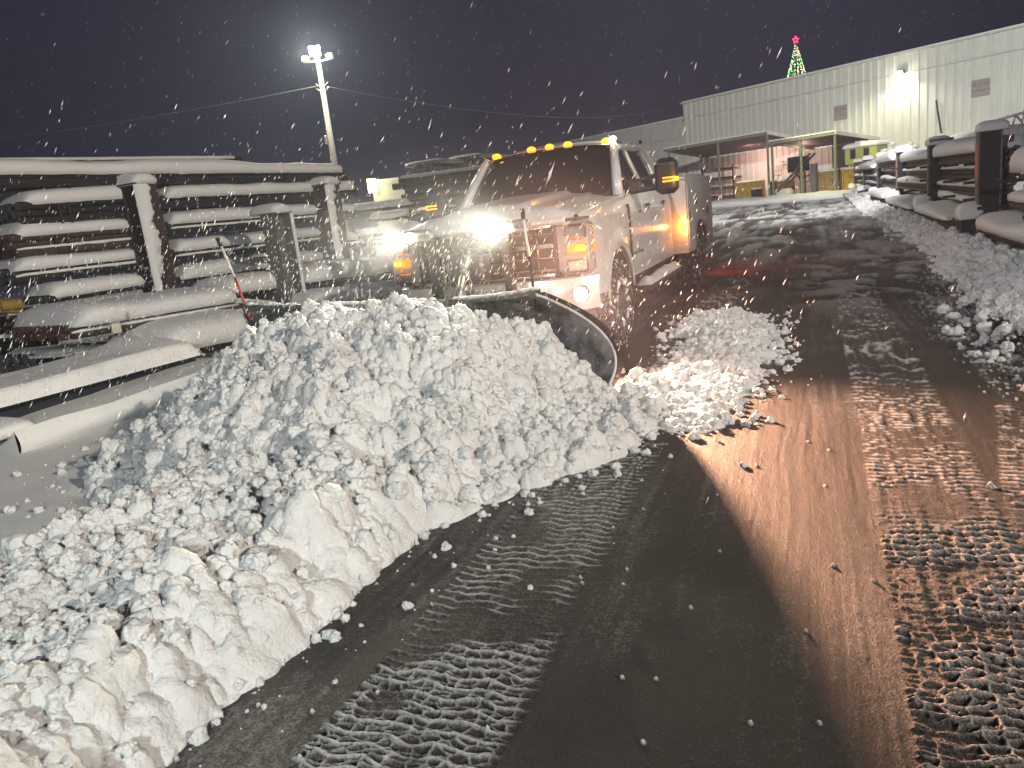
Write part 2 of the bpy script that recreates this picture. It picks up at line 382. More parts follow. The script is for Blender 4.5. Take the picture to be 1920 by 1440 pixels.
def clod_field(x, y, base, d, amp=1.0, k=600, fine=True):
    on = sstep(0.0, .10, d)
    big = lumps(x, y, .26, k)*.55; mdm = lumps(x, y, .115, k+7); sml = lumps(x+.3, y, .05, k+14); ti = lumps(x, y+.2, .026, k+21) if fine else 0
    wx = x+(vnoise(x*9, y*9, k+60)-.5)*.07; wy = y+(vnoise(x*9, y*9, k+61)-.5)*.07
    f1, f2, i1 = worley(wx/.19, wy/.19, k+40); slab = np.clip((f2-f1)*2.6, 0, 1)*(i1**2)*.075*(.5+i1*np.sin(wx*11+i1*40)*.5+.5)   # broken slabs with flat, tilted tops
    m1 = sstep(.35, .62, fbm(x*2.1, y*2.1, 3, k+70)); m2 = sstep(.32, .6, fbm(x*3.3+5, y*3.3, 3, k+71))
    ridg = np.abs(fbm(x*7, y*7, 4, k+30)-.5)*.20 + (fbm(x*26, y*26, 3, k+31)-.5)*.022
    return base + on*amp*(big*.8+mdm*(.25+.5*m1)+slab*(1-.6*m1)+sml*(.2+.75*m2)+ti*(.25+.7*m1)+ridg-.07)
x0, x1, y0, y1, st = -4.3, 1.75, -.3, 7.6, .0115
X, Yg = np.meshgrid(np.arange(x0, x1, st), np.arange(y0, y1, st)); sh = X.shape
xf, yf = X.ravel(), Yg.ravel()
hb, dd, hh = heap_h(xf, yf)
rowy = hh < hb - .01
smooth_face = sstep(.0, .22, poly_sd(xf, yf, ROW))
am = np.where(rowy, .85+.15*smooth_face, 1.0)
on = hb > .012
Hh = clod_field(xf, yf, hb, np.where(on, dd, -1), am)
Hh = np.where(on, np.maximum(Hh, .005), -.05)
# horizontal bulging of clods: push points outward along the fine slope so faces overhang slightly
H2 = Hh.reshape(sh); gy_, gx_ = np.gradient(H2, st); mg = np.sqrt(1+gx_**2+gy_**2)
bul = .018*np.clip(mg-1, 0, 1.2)
VX = X - gx_/mg*bul; VY = Yg - gy_/mg*bul
def grid_faces(keep, sh):
    ny, nx = sh; i, j = np.meshgrid(np.arange(nx-1), np.arange(ny-1)); a = j*nx+i
    F = np.stack([a, a+1, a+nx+1, a+nx], -1).reshape(-1, 4); kf = keep.ravel()
    return F[kf[F].any(axis=1)]
def submesh(name, V, F, mat_, parent=None, attrs=None):
    u, invx = np.unique(F.ravel(), return_inverse=True); return np_mesh(name, V[u], invx.reshape(-1, 4), mat_, parent)
V = np.stack([VX.ravel(), VY.ravel(), H2.ravel()], -1)
F = grid_faces(on.reshape(sh), sh)
rowv = rowy.reshape(sh).ravel(); fr = rowv[F].sum(axis=1) >= 3
heap = submesh('snow_heap', V, F[~fr], SNOW)
tag(heap, 'big chunky heap of churned snow pushed up in front of the plow blade', 'snow heap')
row = submesh('snow_row', V, F[fr], SNOW)
tag(row, 'long row of clumpy bright snow running to the lower left corner', 'snow row')

# spill past the blade's driver-side end
SP = [(1.02, 5.5), (1.2, 6.1), (1.75, 7.6), (2.15, 8.8), (2.6, 8.8), (2.8, 8.0), (2.45, 6.9), (2.0, 5.9), (1.65, 5.2), (1.4, 4.75), (1.0, 4.4), (.80, 4.6)]
X, Yg = np.meshgrid(np.arange(.6, 3.3, .015), np.arange(4.0, 9.4, .015)); xf, yf = X.ravel(), Yg.ravel()
d = poly_sd(xf, yf, SP) + (fbm(xf*4, yf*4, 3, 700)-.5)*.4
bh = (.05+.04*sstep(4.9, 6.2, yf))*(1-(1-np.clip(d/.45, 0, 1))**2)*(.6+.8*fbm(xf*2, yf*2, 2, 710)); on = d > .0
Hs = np.where(on, np.maximum(clod_field(xf, yf, bh, d, .48, 720), .004), -.04)
V = np.stack([xf, yf, Hs], -1); F = grid_faces(on.reshape(X.shape), X.shape)
spill = submesh('snow_spill', V, F, SNOW); tag(spill, 'low heap of loose snow spilled past the truck-side end of the blade, in the road', 'snow heap')

# bank along the right rack
n_s = 900; sv = np.concatenate([np.linspace(-3.6, 0, 70)[:-1], np.linspace(0, 16, 620), np.linspace(16, 50, 420)[1:]]); tv = np.linspace(-.5, 3.6, 190)
S, T = np.meshgrid(sv, tv); bx = 3.0 + S*rs_ + T*rc_; by = 2.2 + S*rc_ - T*rs_; xf, yf = bx.ravel(), by.ravel()
d = poly_sd(xf, yf, BANK) + (fbm(xf*1.6, yf*1.6, 3, 800)-.5)*.5; on = d > 0
bh = .22*(1-(1-np.clip(d/.8, 0, 1))**2)*(.7+.6*fbm(xf*.9, yf*.9, 2, 810))
Hs = np.where(on, np.maximum(clod_field(xf, yf, bh, d, .9, 820, True), .004), -.04)
V = np.stack([xf, yf, Hs], -1); F = grid_faces(on.reshape(S.shape), S.shape)
bank = submesh('snow_bank', V, F, SNOW); tag(bank, 'long lumpy snow bank along the foot of the right-hand steel rack', 'snow bank')

# loose clods, instanced on points
def clods(name, P, size, mat_, parent, seed=1):
    me = bpy.data.meshes.new(name); me.vertices.add(len(P)); me.vertices.foreach_set('co', np.asarray(P, np.float32).ravel())
    a = me.attributes.new('size', 'FLOAT', 'POINT'); a.data.foreach_set('value', np.asarray(size, np.float32))
    o = link(name, me, None, parent); o['kind'] = 'stuff'
    ng = bpy.data.node_groups.new(name, 'GeometryNodeTree')
    ng.interface.new_socket('Geometry', in_out='INPUT', socket_type='NodeSocketGeometry'); ng.interface.new_socket('Geometry', in_out='OUTPUT', socket_type='NodeSocketGeometry')
    nn = ng.nodes; L = ng.links; gi = nn.new('NodeGroupInput'); go = nn.new('NodeGroupOutput')
    g2i = nn.new('GeometryNodeGeometryToInstance')
    for k in range(6):
        ic = nn.new('GeometryNodeMeshIcoSphere'); ic.inputs['Radius'].default_value = 1; ic.inputs['Subdivisions'].default_value = 4
        nz = nn.new('ShaderNodeTexNoise'); nz.noise_dimensions = '4D'; nz.inputs['W'].default_value = k*3.1+seed; nz.inputs['Scale'].default_value = 1.15; nz.inputs['Detail'].default_value = 5; nz.inputs['Roughness'].default_value = .6
        vm = nn.new('ShaderNodeVectorMath'); vm.operation = 'SCALE'; nm = nn.new('GeometryNodeInputPosition')
        ma = nn.new('ShaderNodeMath'); ma.operation = 'MULTIPLY_ADD'; ma.inputs[1].default_value = 2.6; ma.inputs[2].default_value = -1.3
        L.new(nz.outputs[0], ma.inputs[0]); L.new(nm.outputs[0], vm.inputs[0]); L.new(ma.outputs[0], vm.inputs['Scale'])
        sp_ = nn.new('GeometryNodeSetPosition'); L.new(ic.outputs[0], sp_.inputs[0]); L.new(vm.outputs[0], sp_.inputs['Offset'])
        sm = nn.new('GeometryNodeSetShadeSmooth'); L.new(sp_.outputs[0], sm.inputs[0]); L.new(sm.outputs[0], g2i.inputs[0])
    iop = nn.new('GeometryNodeInstanceOnPoints'); iop.inputs['Pick Instance'].default_value = True
    rv = nn.new('FunctionNodeRandomValue'); rv.data_type = 'FLOAT_VECTOR'; rv.inputs[0].default_value = (-3.1,)*3; rv.inputs[1].default_value = (3.1,)*3
    na_ = nn.new('GeometryNodeInputNamedAttribute'); na_.data_type = 'FLOAT'; na_.inputs[0].default_value = 'size'
    L.new(gi.outputs[0], iop.inputs[0]); L.new(g2i.outputs[0], iop.inputs['Instance']); L.new(rv.outputs[0], iop.inputs['Rotation']); L.new(na_.outputs[0], iop.inputs['Scale'])
    ms = nn.new('GeometryNodeSetMaterial'); ms.inputs['Material'].default_value = mat_; L.new(iop.outputs[0], ms.inputs[0]); L.new(ms.outputs[0], go.inputs[0])
    md = o.modifiers.new('clods', 'NODES'); md.node_group = ng
    return o
def scatter(n, box, fn, smin, smax, pw=2.2):
    x = rng.uniform(box[0], box[1], n); y = rng.uniform(box[2], box[3], n); z, d, k = fn(x, y)
    m = rng.uniform(size=n) < k; s = smin+(smax-smin)*rng.uniform(size=n)**pw
    return np.stack([x, y, z+s*.3], -1)[m], s[m]
def f_heap(x, y):
    h_, d_, hh_ = heap_h(x, y); h_ = clod_field(x, y, h_, d_, 1.0); isr = hh_ < h_-.3
    return np.maximum(h_, 0)+.0, d_, np.where((hh_ > .03) & (d_ > .02), np.clip(.85-.2*d_, .35, 1), 0)
P, s = scatter(12000, (-3.2, 1.4, 3.2, 7.0), f_heap, .006, .050, 3.2); clods('snow_clod', P, s, SNOW, heap, 1)
def f_row(x, y):
    h_, d_, hh_ = heap_h(x, y); isr = (hh_ <= .03) & (d_ > .03)
    return clod_field(x, y, h_, d_, .9), d_, np.where(isr, .65*sstep(.15, .5, d_)+.3, 0)
P, s = scatter(11000, (-3.6, -.6, .9, 4.2), f_row, .005, .042, 3.2); clods('snow_clod', P, s, SNOW, row, 2)
def f_sp(x, y):
    d_ = poly_sd(x, y, SP) + (fbm(x*4, y*4, 3, 700)-.5)*.4
    bh_ = (.05+.04*sstep(4.9, 6.2, y))*(1-(1-np.clip(d_/.45, 0, 1))**2)*(.6+.8*fbm(x*2, y*2, 2, 710))
    return np.where(d_ > 0, clod_field(x, y, bh_, d_, .48, 720), 0), d_, sstep(-.35, .1, d_)*.8
P, s = scatter(5000, (.6, 3.3, 4.0, 9.2), f_sp, .006, .034, 3.0); clods('snow_clod', P, s, SNOW, spill, 3)
def f_bank(x, y):
    d_ = poly_sd(x, y, BANK) + (fbm(x*1.6, y*1.6, 3, 800)-.5)*.5
    bh_ = .22*(1-(1-np.clip(d_/.8, 0, 1))**2)*(.7+.6*fbm(x*.9, y*.9, 2, 810))
    return np.where(d_ > 0, clod_field(x, y, bh_, d_, .8, 820, False), 0), d_, sstep(-.25, .1, d_)*.8
P, s = scatter(26000, (2.4, 12.5, 2.0, 24), f_bank, .010, .065, 3.0); clods('snow_clod', P, s, SNOW, bank, 4)
# loose lumps rolled out onto the road and the powder
def f_loose(x, y):
    h_, d_, hh_ = heap_h(x, y); hg, sg = ground_fields(x, y)
    return hg, d_, np.where(d_ < .0, np.exp(d_/.13)*.9+.003, 0)
P, s = scatter(7000, (-3.6, 2.4, 1.6, 5.6), f_loose, .003, .028, 3.6); lo = clods('loose_snow_lump', P, s, SNOW, None, 5)
tag(lo, 'small snow lumps rolled out onto the road around the heap')
# ---------------------------------------------------------------- pickup truck (x forward, y driver's side, z up; origin under the bumper)
WHITE = mat('white_paint', (.60, .61, .62), .28, coat=.6, spec=.5, var=(6, (.48, .48, .49), .50, .72))
WHITE2 = mat('white_body_paint', (.62, .62, .61), .4, var=(5, (.45, .44, .43), .5, .75))
BLACKP = mat('black_plastic', (.018, .018, .020), .45)
DARK = mat('dark_cavity', (.006, .006, .007), .8)
GLASS = mat('dark_glass', (.010, .014, .018), .06, spec=.7, coat=.3)
CHROME = mat('chrome', (.55, .55, .57), .18, metal=1.0)
STEEL = mat('worn_steel', (.16, .16, .17), .42, metal=.8, var=(14, (.5, .5, .5), .52, .7))
BLACKM = mat('black_steel', (.02, .02, .022), .4, var=(18, (.45, .45, .46), .60, .72))
RUBBER = mat('rubber', (.016, .016, .017), .75, bump=(60, .5), var=(22, (.6, .6, .62), .56, .66))
LENS = mat('clear_lens', (.22, .22, .24), .12, spec=.8, coat=.5, bump=(45, .8))
AMBER = mat('amber_lamp', (.9, .25, .01), .3, emit=((1, .15, .0), 1.2))
AMBERHOT = mat('amber_bulb', (1, .5, .05), .3, emit=((1, .33, .01), 1.7))
LED = mat('led_lamp', (1, 1, 1), .3, emit=((1, .93, .62), 500))
WARM = mat('warm_lamp', (1, 1, 1), .3, emit=((1, .66, .38), 160))
REDL = mat('red_lamp', (.7, .02, .02), .3, emit=((1, .02, .02), 5))
ICE = mat('packed_ice', (.55, .56, .57), .4, bump=(30, .6), var=(9, (.25, .25, .25), .5, .7))

truck = empty('pickup_truck', TO, TYAW, 'white crew cab work truck with service body and amber roof lights behind the plow', 'truck')
AXF, AXR = -1.02, -5.22
def both(fn):
    for s in (1, -1): fn(s)
BELT = 1.46
def zlow(x, ax=AXF, sill=.60, R=.50, zc=.47):
    d = abs(x-ax); return max(sill, zc+math.sqrt(max(R*R-d*d, 0))) if d < R else sill
def ysurf(x, z, flare=(AXF,)):
    y = 1.0
    if z < .75: y -= .05*((.75-z)/.2)**2*.6
    if z > 1.1: y -= .055*((z-1.1)/.4)**2
    y += .012*math.exp(-((z-1.30)/.04)**2)
    y -= .016*math.exp(-((z-.86)/.10)**2)
    for ax in flare:
        d = math.hypot(x-ax, z-.47); y += .035*math.exp(-((d-.54)/.09)**2)
    if x > -.55: y -= .10*((x+.55)/.5)**2
    return y
def side_panel(name, xa, xb, ztop, s, m, nx=24, nz=12, parent=truck, low=zlow, ys=ysurf, gap=.004, th=.03):
    mb = MB(); xs = [xa-gap+(xb-xa+2*gap)*i/nx for i in range(nx+1)]
    def fn(u, v):
        x = xa-gap+(xb+2*gap-xa)*u; a, c = low(x), ztop(x); z = a+(c-a)*v; return (x, s*ys(x, z), z)
    mb.grid(fn, nx, nz)
    # return edges inwards
    for v in (0, 1):
        mb.grid(lambda u, w, v=v: (fn(u, v)[0], fn(u, v)[1]-s*th*w*(1.5 if v == 0 else 1), fn(u, v)[2]), nx, 1)
    for u in (0, 1):
        mb.grid(lambda v, w, u=u: (fn(u, v)[0], fn(u, v)[1]-s*th*w, fn(u, v)[2]), nz, 1)
    return mb.build(name, m, parent, smooth=True)
# front fender, doors, cab corner
def ftop(x): return 1.30+.13*max(0, min(1, (-.1-x)/1.2))**.7
def btop(x): return BELT+.02*max(0, (-1.5-x)/2.3)
for s in (1, -1):
    fender = side_panel('fender', -1.60, -.10, ftop, s, WHITE, 44, 14)
    fd = side_panel('front_door', -2.66, -1.62, btop, s, WHITE, 20, 14)
    rd = side_panel('rear_door', -3.62, -2.68, btop, s, WHITE, 20, 14)
    cc = side_panel('cab_corner', -3.92, -3.64, btop, s, WHITE, 6, 14)
    for door, hx in ((fd, -2.48), (rd, -3.45)):
        mb = MB(); mb.bb((hx, s*1.005, 1.31), (.20, .035, .045)); mb.bb((hx-.04, s*.985, 1.29), (.16, .03, .09)); mb.build('handle', CHROME if s > 0 else WHITE, door)
    # fender vent with small raised lettering, and door badge
    mb = MB(); mb.prism([(-1.575, 1.36), (-1.535, 1.36), (-1.55, .78), (-1.575, .74)], s*.985, s*1.012); mb.build('fender_vent', BLACKP, fender)
    mb = MB(); mb.tube([(-1.02+.515*math.cos(a), s*1.01, .47+.515*math.sin(a)) for a in [math.radians(i) for i in range(6, 175, 8)]], .016, 6); mb.build('wheel_lip', WHITE, fender, True)
def text(body, size, loc, rot, m, parent, name, ext=.003, align='CENTER'):
    cu = bpy.data.curves.new(name, 'FONT'); cu.body = body; cu.size = size; cu.extrude = ext; cu.align_x = align; cu.align_y = 'CENTER'; cu.resolution_u = 2
    o = bpy.data.objects.new(name, cu); C.objects.link(o)
    dg = bpy.context.evaluated_depsgraph_get(); me = bpy.data.meshes.new_from_object(o.evaluated_get(dg)); bpy.data.objects.remove(o); bpy.data.curves.remove(cu)
    ob = link(name, me, m, parent); me.materials.clear(); me.materials.append(m); ob.location = loc; ob.rotation_euler = rot; return ob
SILV = mat('badge_silver', (.5, .5, .52), .3, metal=.9)
text('Power Stroke', .10, (-1.92, .985, .83), (math.pi/2, 0, math.pi), BLACKP, truck, 'door_badge')
text('SUPER DUTY', .062, (-1.557, 1.017, 1.08), (math.pi/2, math.pi/2, math.pi), SILV, truck, 'vent_lettering')['kind'] = 'stuff'
# inner shell: firewall, floor, dark cavity
mb = MB(); mb.box((-2.75, 0, .98), (2.25, 1.84, .9)); mb.box((-.95, 0, .98), (1.25, 1.1, .62)); mb.box((-1.60, 0, 1.0), (.3, 1.8, .7)); mb.build('inner_shell', DARK, truck)
# hood
def hood(u, v):
    x = -.04-1.50*u; y = (v-.5)*2*(.86+.05*u)
    z = 1.435+.105*u**.8-.10*abs(2*v-1)**3.2; z -= .10*max(0, 1-u/.10)**2
    z += .035*sstep(.0, .06, .42-abs(y))*sstep(0, .12, u); z += .012*math.exp(-((abs(y)-.62)/.05)**2)
    return (x, y, float(z))
mb = MB(); mb.grid(hood, 26, 40); mb.build('hood', WHITE, truck, True)
# fender top shelf between hood and side
for s in (1, -1):
    mb = MB(); mb.grid(lambda u, v: (-.10-1.5*u, s*((.86+.05*u)*(1-v)+(ysurf(-.10-1.5*u, ftop(-.10-1.5*u)))*v), (1.40+.105*u**.8-.045-.03)*(1-v)+ftop(-.10-1.5*u)*v+.03*math.sin(v*math.pi)*(1)), 20, 6); mb.build('fender_top', WHITE, truck, True)
# cowl
mb = MB(); mb.bb((-1.50, 0, 1.49), (.16, 1.66, .05)); mb.build('cowl', BLACKP, truck)
# greenhouse ring points
def yg(z): return .955-.235*max(0,(z-BELT)/.56)**1.25
RZ = 2.02
def roof(u, v):
    x = -2.06-1.86*u; k = 2*v-1; hw = .735-.02*u
    z = RZ+.055*(1-abs(k)**2.6)+.025*math.sin(min(1, u*1.2)*math.pi*.6); z -= .055*max(0, (u-.86)/.14)**2+.02*max(0, 1-u/.06)**2
    return (x, k*hw, z)
mb = MB(); mb.grid(roof, 20, 24)
for v in (0, 1): mb.grid(lambda u, w, v=v: (roof(u, v)[0], roof(u, v)[1]*(1+.03*w), roof(u, v)[2]-.05*w), 20, 2)
mb.build('roof', WHITE, truck, True)
mb = MB(); mb.grid(lambda u, v: (-1.54-.52*v-.05*math.cos((u-.5)*math.pi)*-1*0 - .06*(2*u-1)**2, (2*u-1)*(.88-.17*v), 1.50+.52*v+.02*(1-(2*u-1)**2)), 16, 10); mb.build('windshield', GLASS, truck, True)
def quadpanel(mb, P, th, s):
    # P: list of (x,z) outline on the tumblehome side
    n = len(P); V = [(x, s*yg(z), z) for x, z in P]+[(x, s*(yg(z)-th), z) for x, z in P]
    mb.add(V, [tuple(range(n)), tuple(reversed(range(n, 2*n)))]+[(i, (i+1) % n, (i+1) % n+n, i+n) for i in range(n)])
for s in (1, -1):
    mb = MB()
    mb.tube([(-1.56, s*.905, 1.46), (-1.83, s*.83, 1.76), (-2.10, s*.755, 2.01)], [.058, .05, .045], 8); mb.build('windshield_pillar', WHITE, truck, True)
    # window frames as strips: rail, b pillar, c pillar
    mb = MB(); quadpanel(mb, [(-1.72, 1.52), (-1.62, 1.47), (-1.62, 1.44), (-3.9, 1.46), (-3.9, 1.50)], .05, s)
    quadpanel(mb, [(-2.12, 1.955), (-2.02, 2.01), (-2.3, 2.035), (-3.8, 2.035), (-3.85, 1.98)], .05, s)
    quadpanel(mb, [(-2.64, 1.48), (-2.72, 1.48), (-2.72, 1.99), (-2.64, 1.99)], .052, s)
    quadpanel(mb, [(-3.50, 1.48), (-3.92, 1.48), (-3.90, 1.80), (-3.78, 2.01), (-3.44, 2.00), (-3.55, 1.80)], .054, s)
    mb.build('window_frame', WHITE, truck)
    mb = MB(); quadpanel(mb, [(-1.70, 1.47), (-2.66, 1.48), (-2.66, 1.975), (-2.12, 1.97)], .02, s)
    for i, v in enumerate(mb.v): mb.v[i] = (v[0], v[1]-s*.02, v[2])
    mb.build('front_window', GLASS, truck)
    mb = MB(); quadpanel(mb, [(-2.70, 1.48), (-3.56, 1.48), (-3.56, 1.80), (-3.45, 1.975), (-2.70, 1.975)], .02, s)
    for i, v in enumerate(mb.v): mb.v[i] = (v[0], v[1]-s*.02, v[2])
    mb.build('rear_window', GLASS, truck)
    # black quarter trim where the mirror mounts
    mb = MB(); quadpanel(mb, [(-1.66, 1.47), (-1.95, 1.47), (-1.95, 1.60), (-1.86, 1.69)], .03, s)
    for i, v in enumerate(mb.v): mb.v[i] = (v[0], v[1]+s*.012, v[2])
    mb.build('mirror_base', BLACKP, truck)
mb = MB(); mb.box((-3.90, 0, 1.72), (.04, 1.5, .52)); mb.build('cab_back', WHITE, truck)
mb = MB(); mb.box((-3.927, 0, 1.75), (.02, 1.2, .36)); mb.build('back_window', GLASS, truck)
# snow on roof, hood edges
mb = MB(); mb.grid(lambda u, v: (-2.30-1.6*u, (2*v-1)*.64, roof(min(1, u+.08), v)[2]+.012+.035*(float(fbm(np.array([u*6.]), np.array([v*5.]), 3, 31)[0])-.35)+.02*math.sin(u*math.pi)), 24, 20); mb.build('roof_snow', POWDER, truck, True)
# mirrors
for s in (1, -1):
    mb = MB(); mb.bb((-1.86, s*1.36, 1.60), (.17, .235, .37), Matrix.Rotation(s*-.12, 3, 'Z'), .05)
    mr_ = mb.build('mirror', BLACKP, truck, bevel=.02)
    mb = MB(); mb.tube([(-1.84, s*.96, 1.58), (-1.86, s*1.1, 1.58), (-1.86, s*1.28, 1.63)], .026, 8); mb.tube([(-1.84, s*.97, 1.48), (-1.86, s*1.28, 1.50)], .030, 8)
    mb.bb((-1.84, s*1.02, 1.53), (.10, .14, .13)); mb.build('mirror_arm', BLACKP, mr_)
    mb = MB(); mb.bb((-1.775, s*1.40, 1.58), (.03, .14, .018), Matrix.Rotation(s*-.12, 3, 'Z'), .006); mb.bb((-1.775, s*1.40, 1.545), (.03, .14, .018), Matrix.Rotation(s*-.12, 3, 'Z'), .006)
    mb.bb((-1.80, s*1.478, 1.562), (.05, .03, .045), None, .01); mb.build('mirror_marker_lamp', AMBERHOT, mr_)
# clearance lights
for y in (-.66, -.22, 0, .22, .66):
    mb = MB(); mb.grid(lambda u, v: (-2.16+.07*math.sin(v*math.pi)*.9*math.cos(u*2*math.pi), y+.055*math.sin(v*math.pi)*math.sin(u*2*math.pi), 2.075-.012*(y*y/.44)*2+.04*math.cos(v*math.pi)), 12, 6); c_ = mb.build('clearance_light', AMBERHOT, truck, True)
mb = MB(); mb.bb((-2.16, .74, 2.07), (.06, .07, .05)); mb.build('strobe_light', LED, truck)
# front end
mb = MB(); mb.bb((-.06, 0, 1.30), (.10, 1.60, .07), None, .02); mb.build('grille_surround', WHITE, truck)
mb = MB(); mb.box((-.12, 0, 1.05), (.06, 1.36, .46)); gr = mb.build('grille', DARK, truck)
for z in (.88, .985, 1.09, 1.195):
    mb = MB(); mb.bb((-.055, 0, z), (.05, 1.34, .022 if z != 1.09 else .05), None, .008); mb.build('grille_bar', CHROME, gr)
for y in (-.5, -.25, .25, .5):
    mb = MB(); mb.bb((-.07, y, 1.04), (.04, .03, .36), None, .008); mb.build('grille_bar', CHROME, gr)
mb = MB(); mb.tube([(-.045, -.66, .83), (-.045, .66, .83)], .022, 8); mb.tube([(-.045, -.66, 1.26), (-.045, .66, 1.26)], .018, 8); mb.build('grille_trim', CHROME, truck, True)
for s in (1, -1):
    mb = MB(); mb.bb((-.10, s*.85, 1.055), (.12, .34, .47), None, .04); hl = mb.build('headlight', LENS, truck)
    mb = MB(); mb.bb((-.05, s*.88, 1.19), (.05, .20, .14), None, .03); mb.build('headlamp_reflector', CHROME, hl)
    mb = MB(); mb.bb((-.05, s*.88, .90), (.05, .20, .12), None, .03); mb.build('headlamp_reflector', CHROME, hl)
    mb = MB(); mb.bb((-.045, s*.885, 1.045), (.05, .19, .085), None, .015); mb.build('turn_signal', AMBER, hl)
    mb = MB(); mb.bb((-.025, s*.92, 1.05), (.03, .09, .055), None, .012); mb.build('turn_signal_bulb', AMBERHOT, hl)
    mb = MB(); mb.bb((-.13, s*1.005, 1.06), (.10, .035, .14), None, .01); mb.build('side_marker', AMBER, hl)
    mb = MB(); mb.tube([(-.04, s*.69, .83), (-.035, s*.69, 1.27), (-.05, s*.80, 1.305), (-.10, s*1.0, 1.305)], .012, 6); mb.build('headlight_trim', BLACKP, hl, True)
    mb = MB(); mb.bb((-1.28, s*.962, 1.395), (.09, .02, .02), None, .006); mb.build('hood_marker', AMBER, truck)
# bumper
def bump(u, v):
    y = (2*u-1)*1.02; x = .05-.24*abs(2*u-1)**4; z = .50+.29*v; x += .03*math.sin(v*math.pi); return (x, y, z)
mb = MB(); mb.grid(bump, 40, 8); mb.grid(lambda u, v: (bump(u, 1)[0]-.12*v, bump(u, 1)[1]*(1-.02*v), bump(u, 1)[2]+.01*v), 40, 2); mb.grid(lambda u, v: (bump(u, 0)[0]-.12*v, bump(u, 0)[1]*(1-.02*v), bump(u, 0)[2]), 40, 2)
bu = mb.build('front_bumper', mat('bumper_paint', (.58, .58, .59), .3, metal=.2), truck, True)
mb = MB(); mb.box((-.02, 0, .63), (.06, 1.1, .16)); mb.build('bumper_intake', DARK, bu)
for s in (1, -1):
    mb = MB(); mb.tube([(.00, s*.91, .655), (.065, s*.91, .655)], [.075, .07], 20); fg = mb.build('fog_light', BLACKP, bu, True)
    mb = MB(); mb.tube([(.066, s*.91, .655), (.074, s*.91, .655)], [.062, .05], 20); mb.build('fog_lens', WARM if s > 0 else LENS, fg, True)
# wheels
def wheel(x, y, s, w_=.30, dual=False):
    R = .42; W = empty('wheel', (x, y, R)); W.parent = truck
    mb = MB(); prof = [(.26, -w_/2+.02), (.30, -w_/2), (.37, -w_/2), (.405, -w_/2+.02), (R-.008, -w_/2+.05), (R-.008, w_/2-.05), (.405, w_/2-.02), (.37, w_/2), (.30, w_/2), (.26, w_/2-.02)]
    n = 48; V = [(r*math.cos(2*math.pi*k/n), t_, r*math.sin(2*math.pi*k/n)) for r, t_ in prof for k in range(n)]
    F = [(i*n+k, i*n+(k+1) % n, (i+1)*n+(k+1) % n, (i+1)*n+k) for i in range(len(prof)-1) for k in range(n)]; mb.add(V, F)
    for k in range(40):
        a = 2*math.pi*k/40
        for q in (-1, 1):
            Rm = Matrix.Rotation(-a, 3, 'Y') @ Matrix.Rotation(q*.35, 3, 'X'); mb.box((math.cos(a)*(R-.004), q*w_*.27, math.sin(a)*(R-.004)), (.022, w_*.36, .034), Rm)
    mb.build('tyre', RUBBER, W)
    o_ = s*w_/2
    mb = MB(); rp = [(.262, -.05), (.262, -.02), (.245, -.02), (.235, -.10), (.09, -.06), (.085, -.02), (.0, -.02)]
    V = [(r*math.cos(2*math.pi*k/32), s*(w_/2+t_), r*math.sin(2*math.pi*k/32)) for r, t_ in rp for k in range(32)]
    F = [(i*32+k, i*32+(k+1) % 32, (i+1)*32+(k+1) % 32, (i+1)*32+k) for i in range(len(rp)-1) for k in range(32)]; mb.add(V, F)
    for k in range(8):
        a = 2*math.pi*k/8; Rm = Matrix.Rotation(-a, 3, 'Y'); mb.box((math.cos(a)*.155, s*(w_/2-.045), math.sin(a)*.155), (.17, .03, .05), Rm)
        mb.tube([(.06*math.cos(a), s*(w_/2-.02), .06*math.sin(a)), (.06*math.cos(a), s*(w_/2), .06*math.sin(a))], .012, 6)
    mb.build('rim', STEEL, W)
    mb = MB()   # snow packed into the wheel face and tread
    for k in range(70):
        a = random.uniform(0, 6.28); rr_ = random.choice((random.uniform(.2, .28), random.uniform(.37, .415), .405)); z_ = random.uniform(.012, .03)
        mb.bb((math.cos(a)*rr_, s*(w_/2+(-.01 if rr_ < .3 else -.03)+random.uniform(-.02, .005)), math.sin(a)*rr_), (z_*2.2, z_, z_*1.6), Matrix.Rotation(random.uniform(0, 3), 3, 'Y'), z_*.3)
    sn = mb.build('packed_snow', SNOW, W, True); sn['kind'] = 'stuff'
    return W
wheel(AXF, .87, 1); wheel(AXF, -.87, -1); wheel(AXR, .98, 1, .32); wheel(AXR, -.98, -1, .32)
# wheel wells / chassis
mb = MB(); mb.box((-3.3, .42, .52), (6.4, .09, .2)); mb.box((-3.3, -.42, .52), (6.4, .09, .2)); mb.tube([(AXF, -.7, .42), (AXF, .7, .42)], .06); mb.tube([(AXR, -.8, .42), (AXR, .8, .42)], .07); mb.box((-2.4, -.7, .5), (1.1, .4, .25)); mb.build('chassis', DARK, truck)
# running boards with snow
for s in (1, -1):
    mb = MB(); mb.bb((-2.75, s*1.05, .44), (2.0, .17, .055), None, .02); mb.box((-2.0, s*.9, .48), (.06, .3, .06)); mb.box((-3.4, s*.9, .48), (.06, .3, .06)); rb_ = mb.build('running_board', BLACKP, truck)
    mb = MB()
    def sn(u, v, s=s):
        x = -1.78-1.93*u; q = 2*v-1; a = .012+.075*(1-q*q)**.6*(.35+1.0*float(fbm(np.array([u*9.]), np.array([v*2.+s]), 3, 77)[0]))*(min(1, u*12)*min(1, (1-u)*12))
        return (x, s*(1.05+q*.088), .467+a)
    mb.grid(sn, 60, 8); mb.build('board_snow', SNOW, rb_, True)
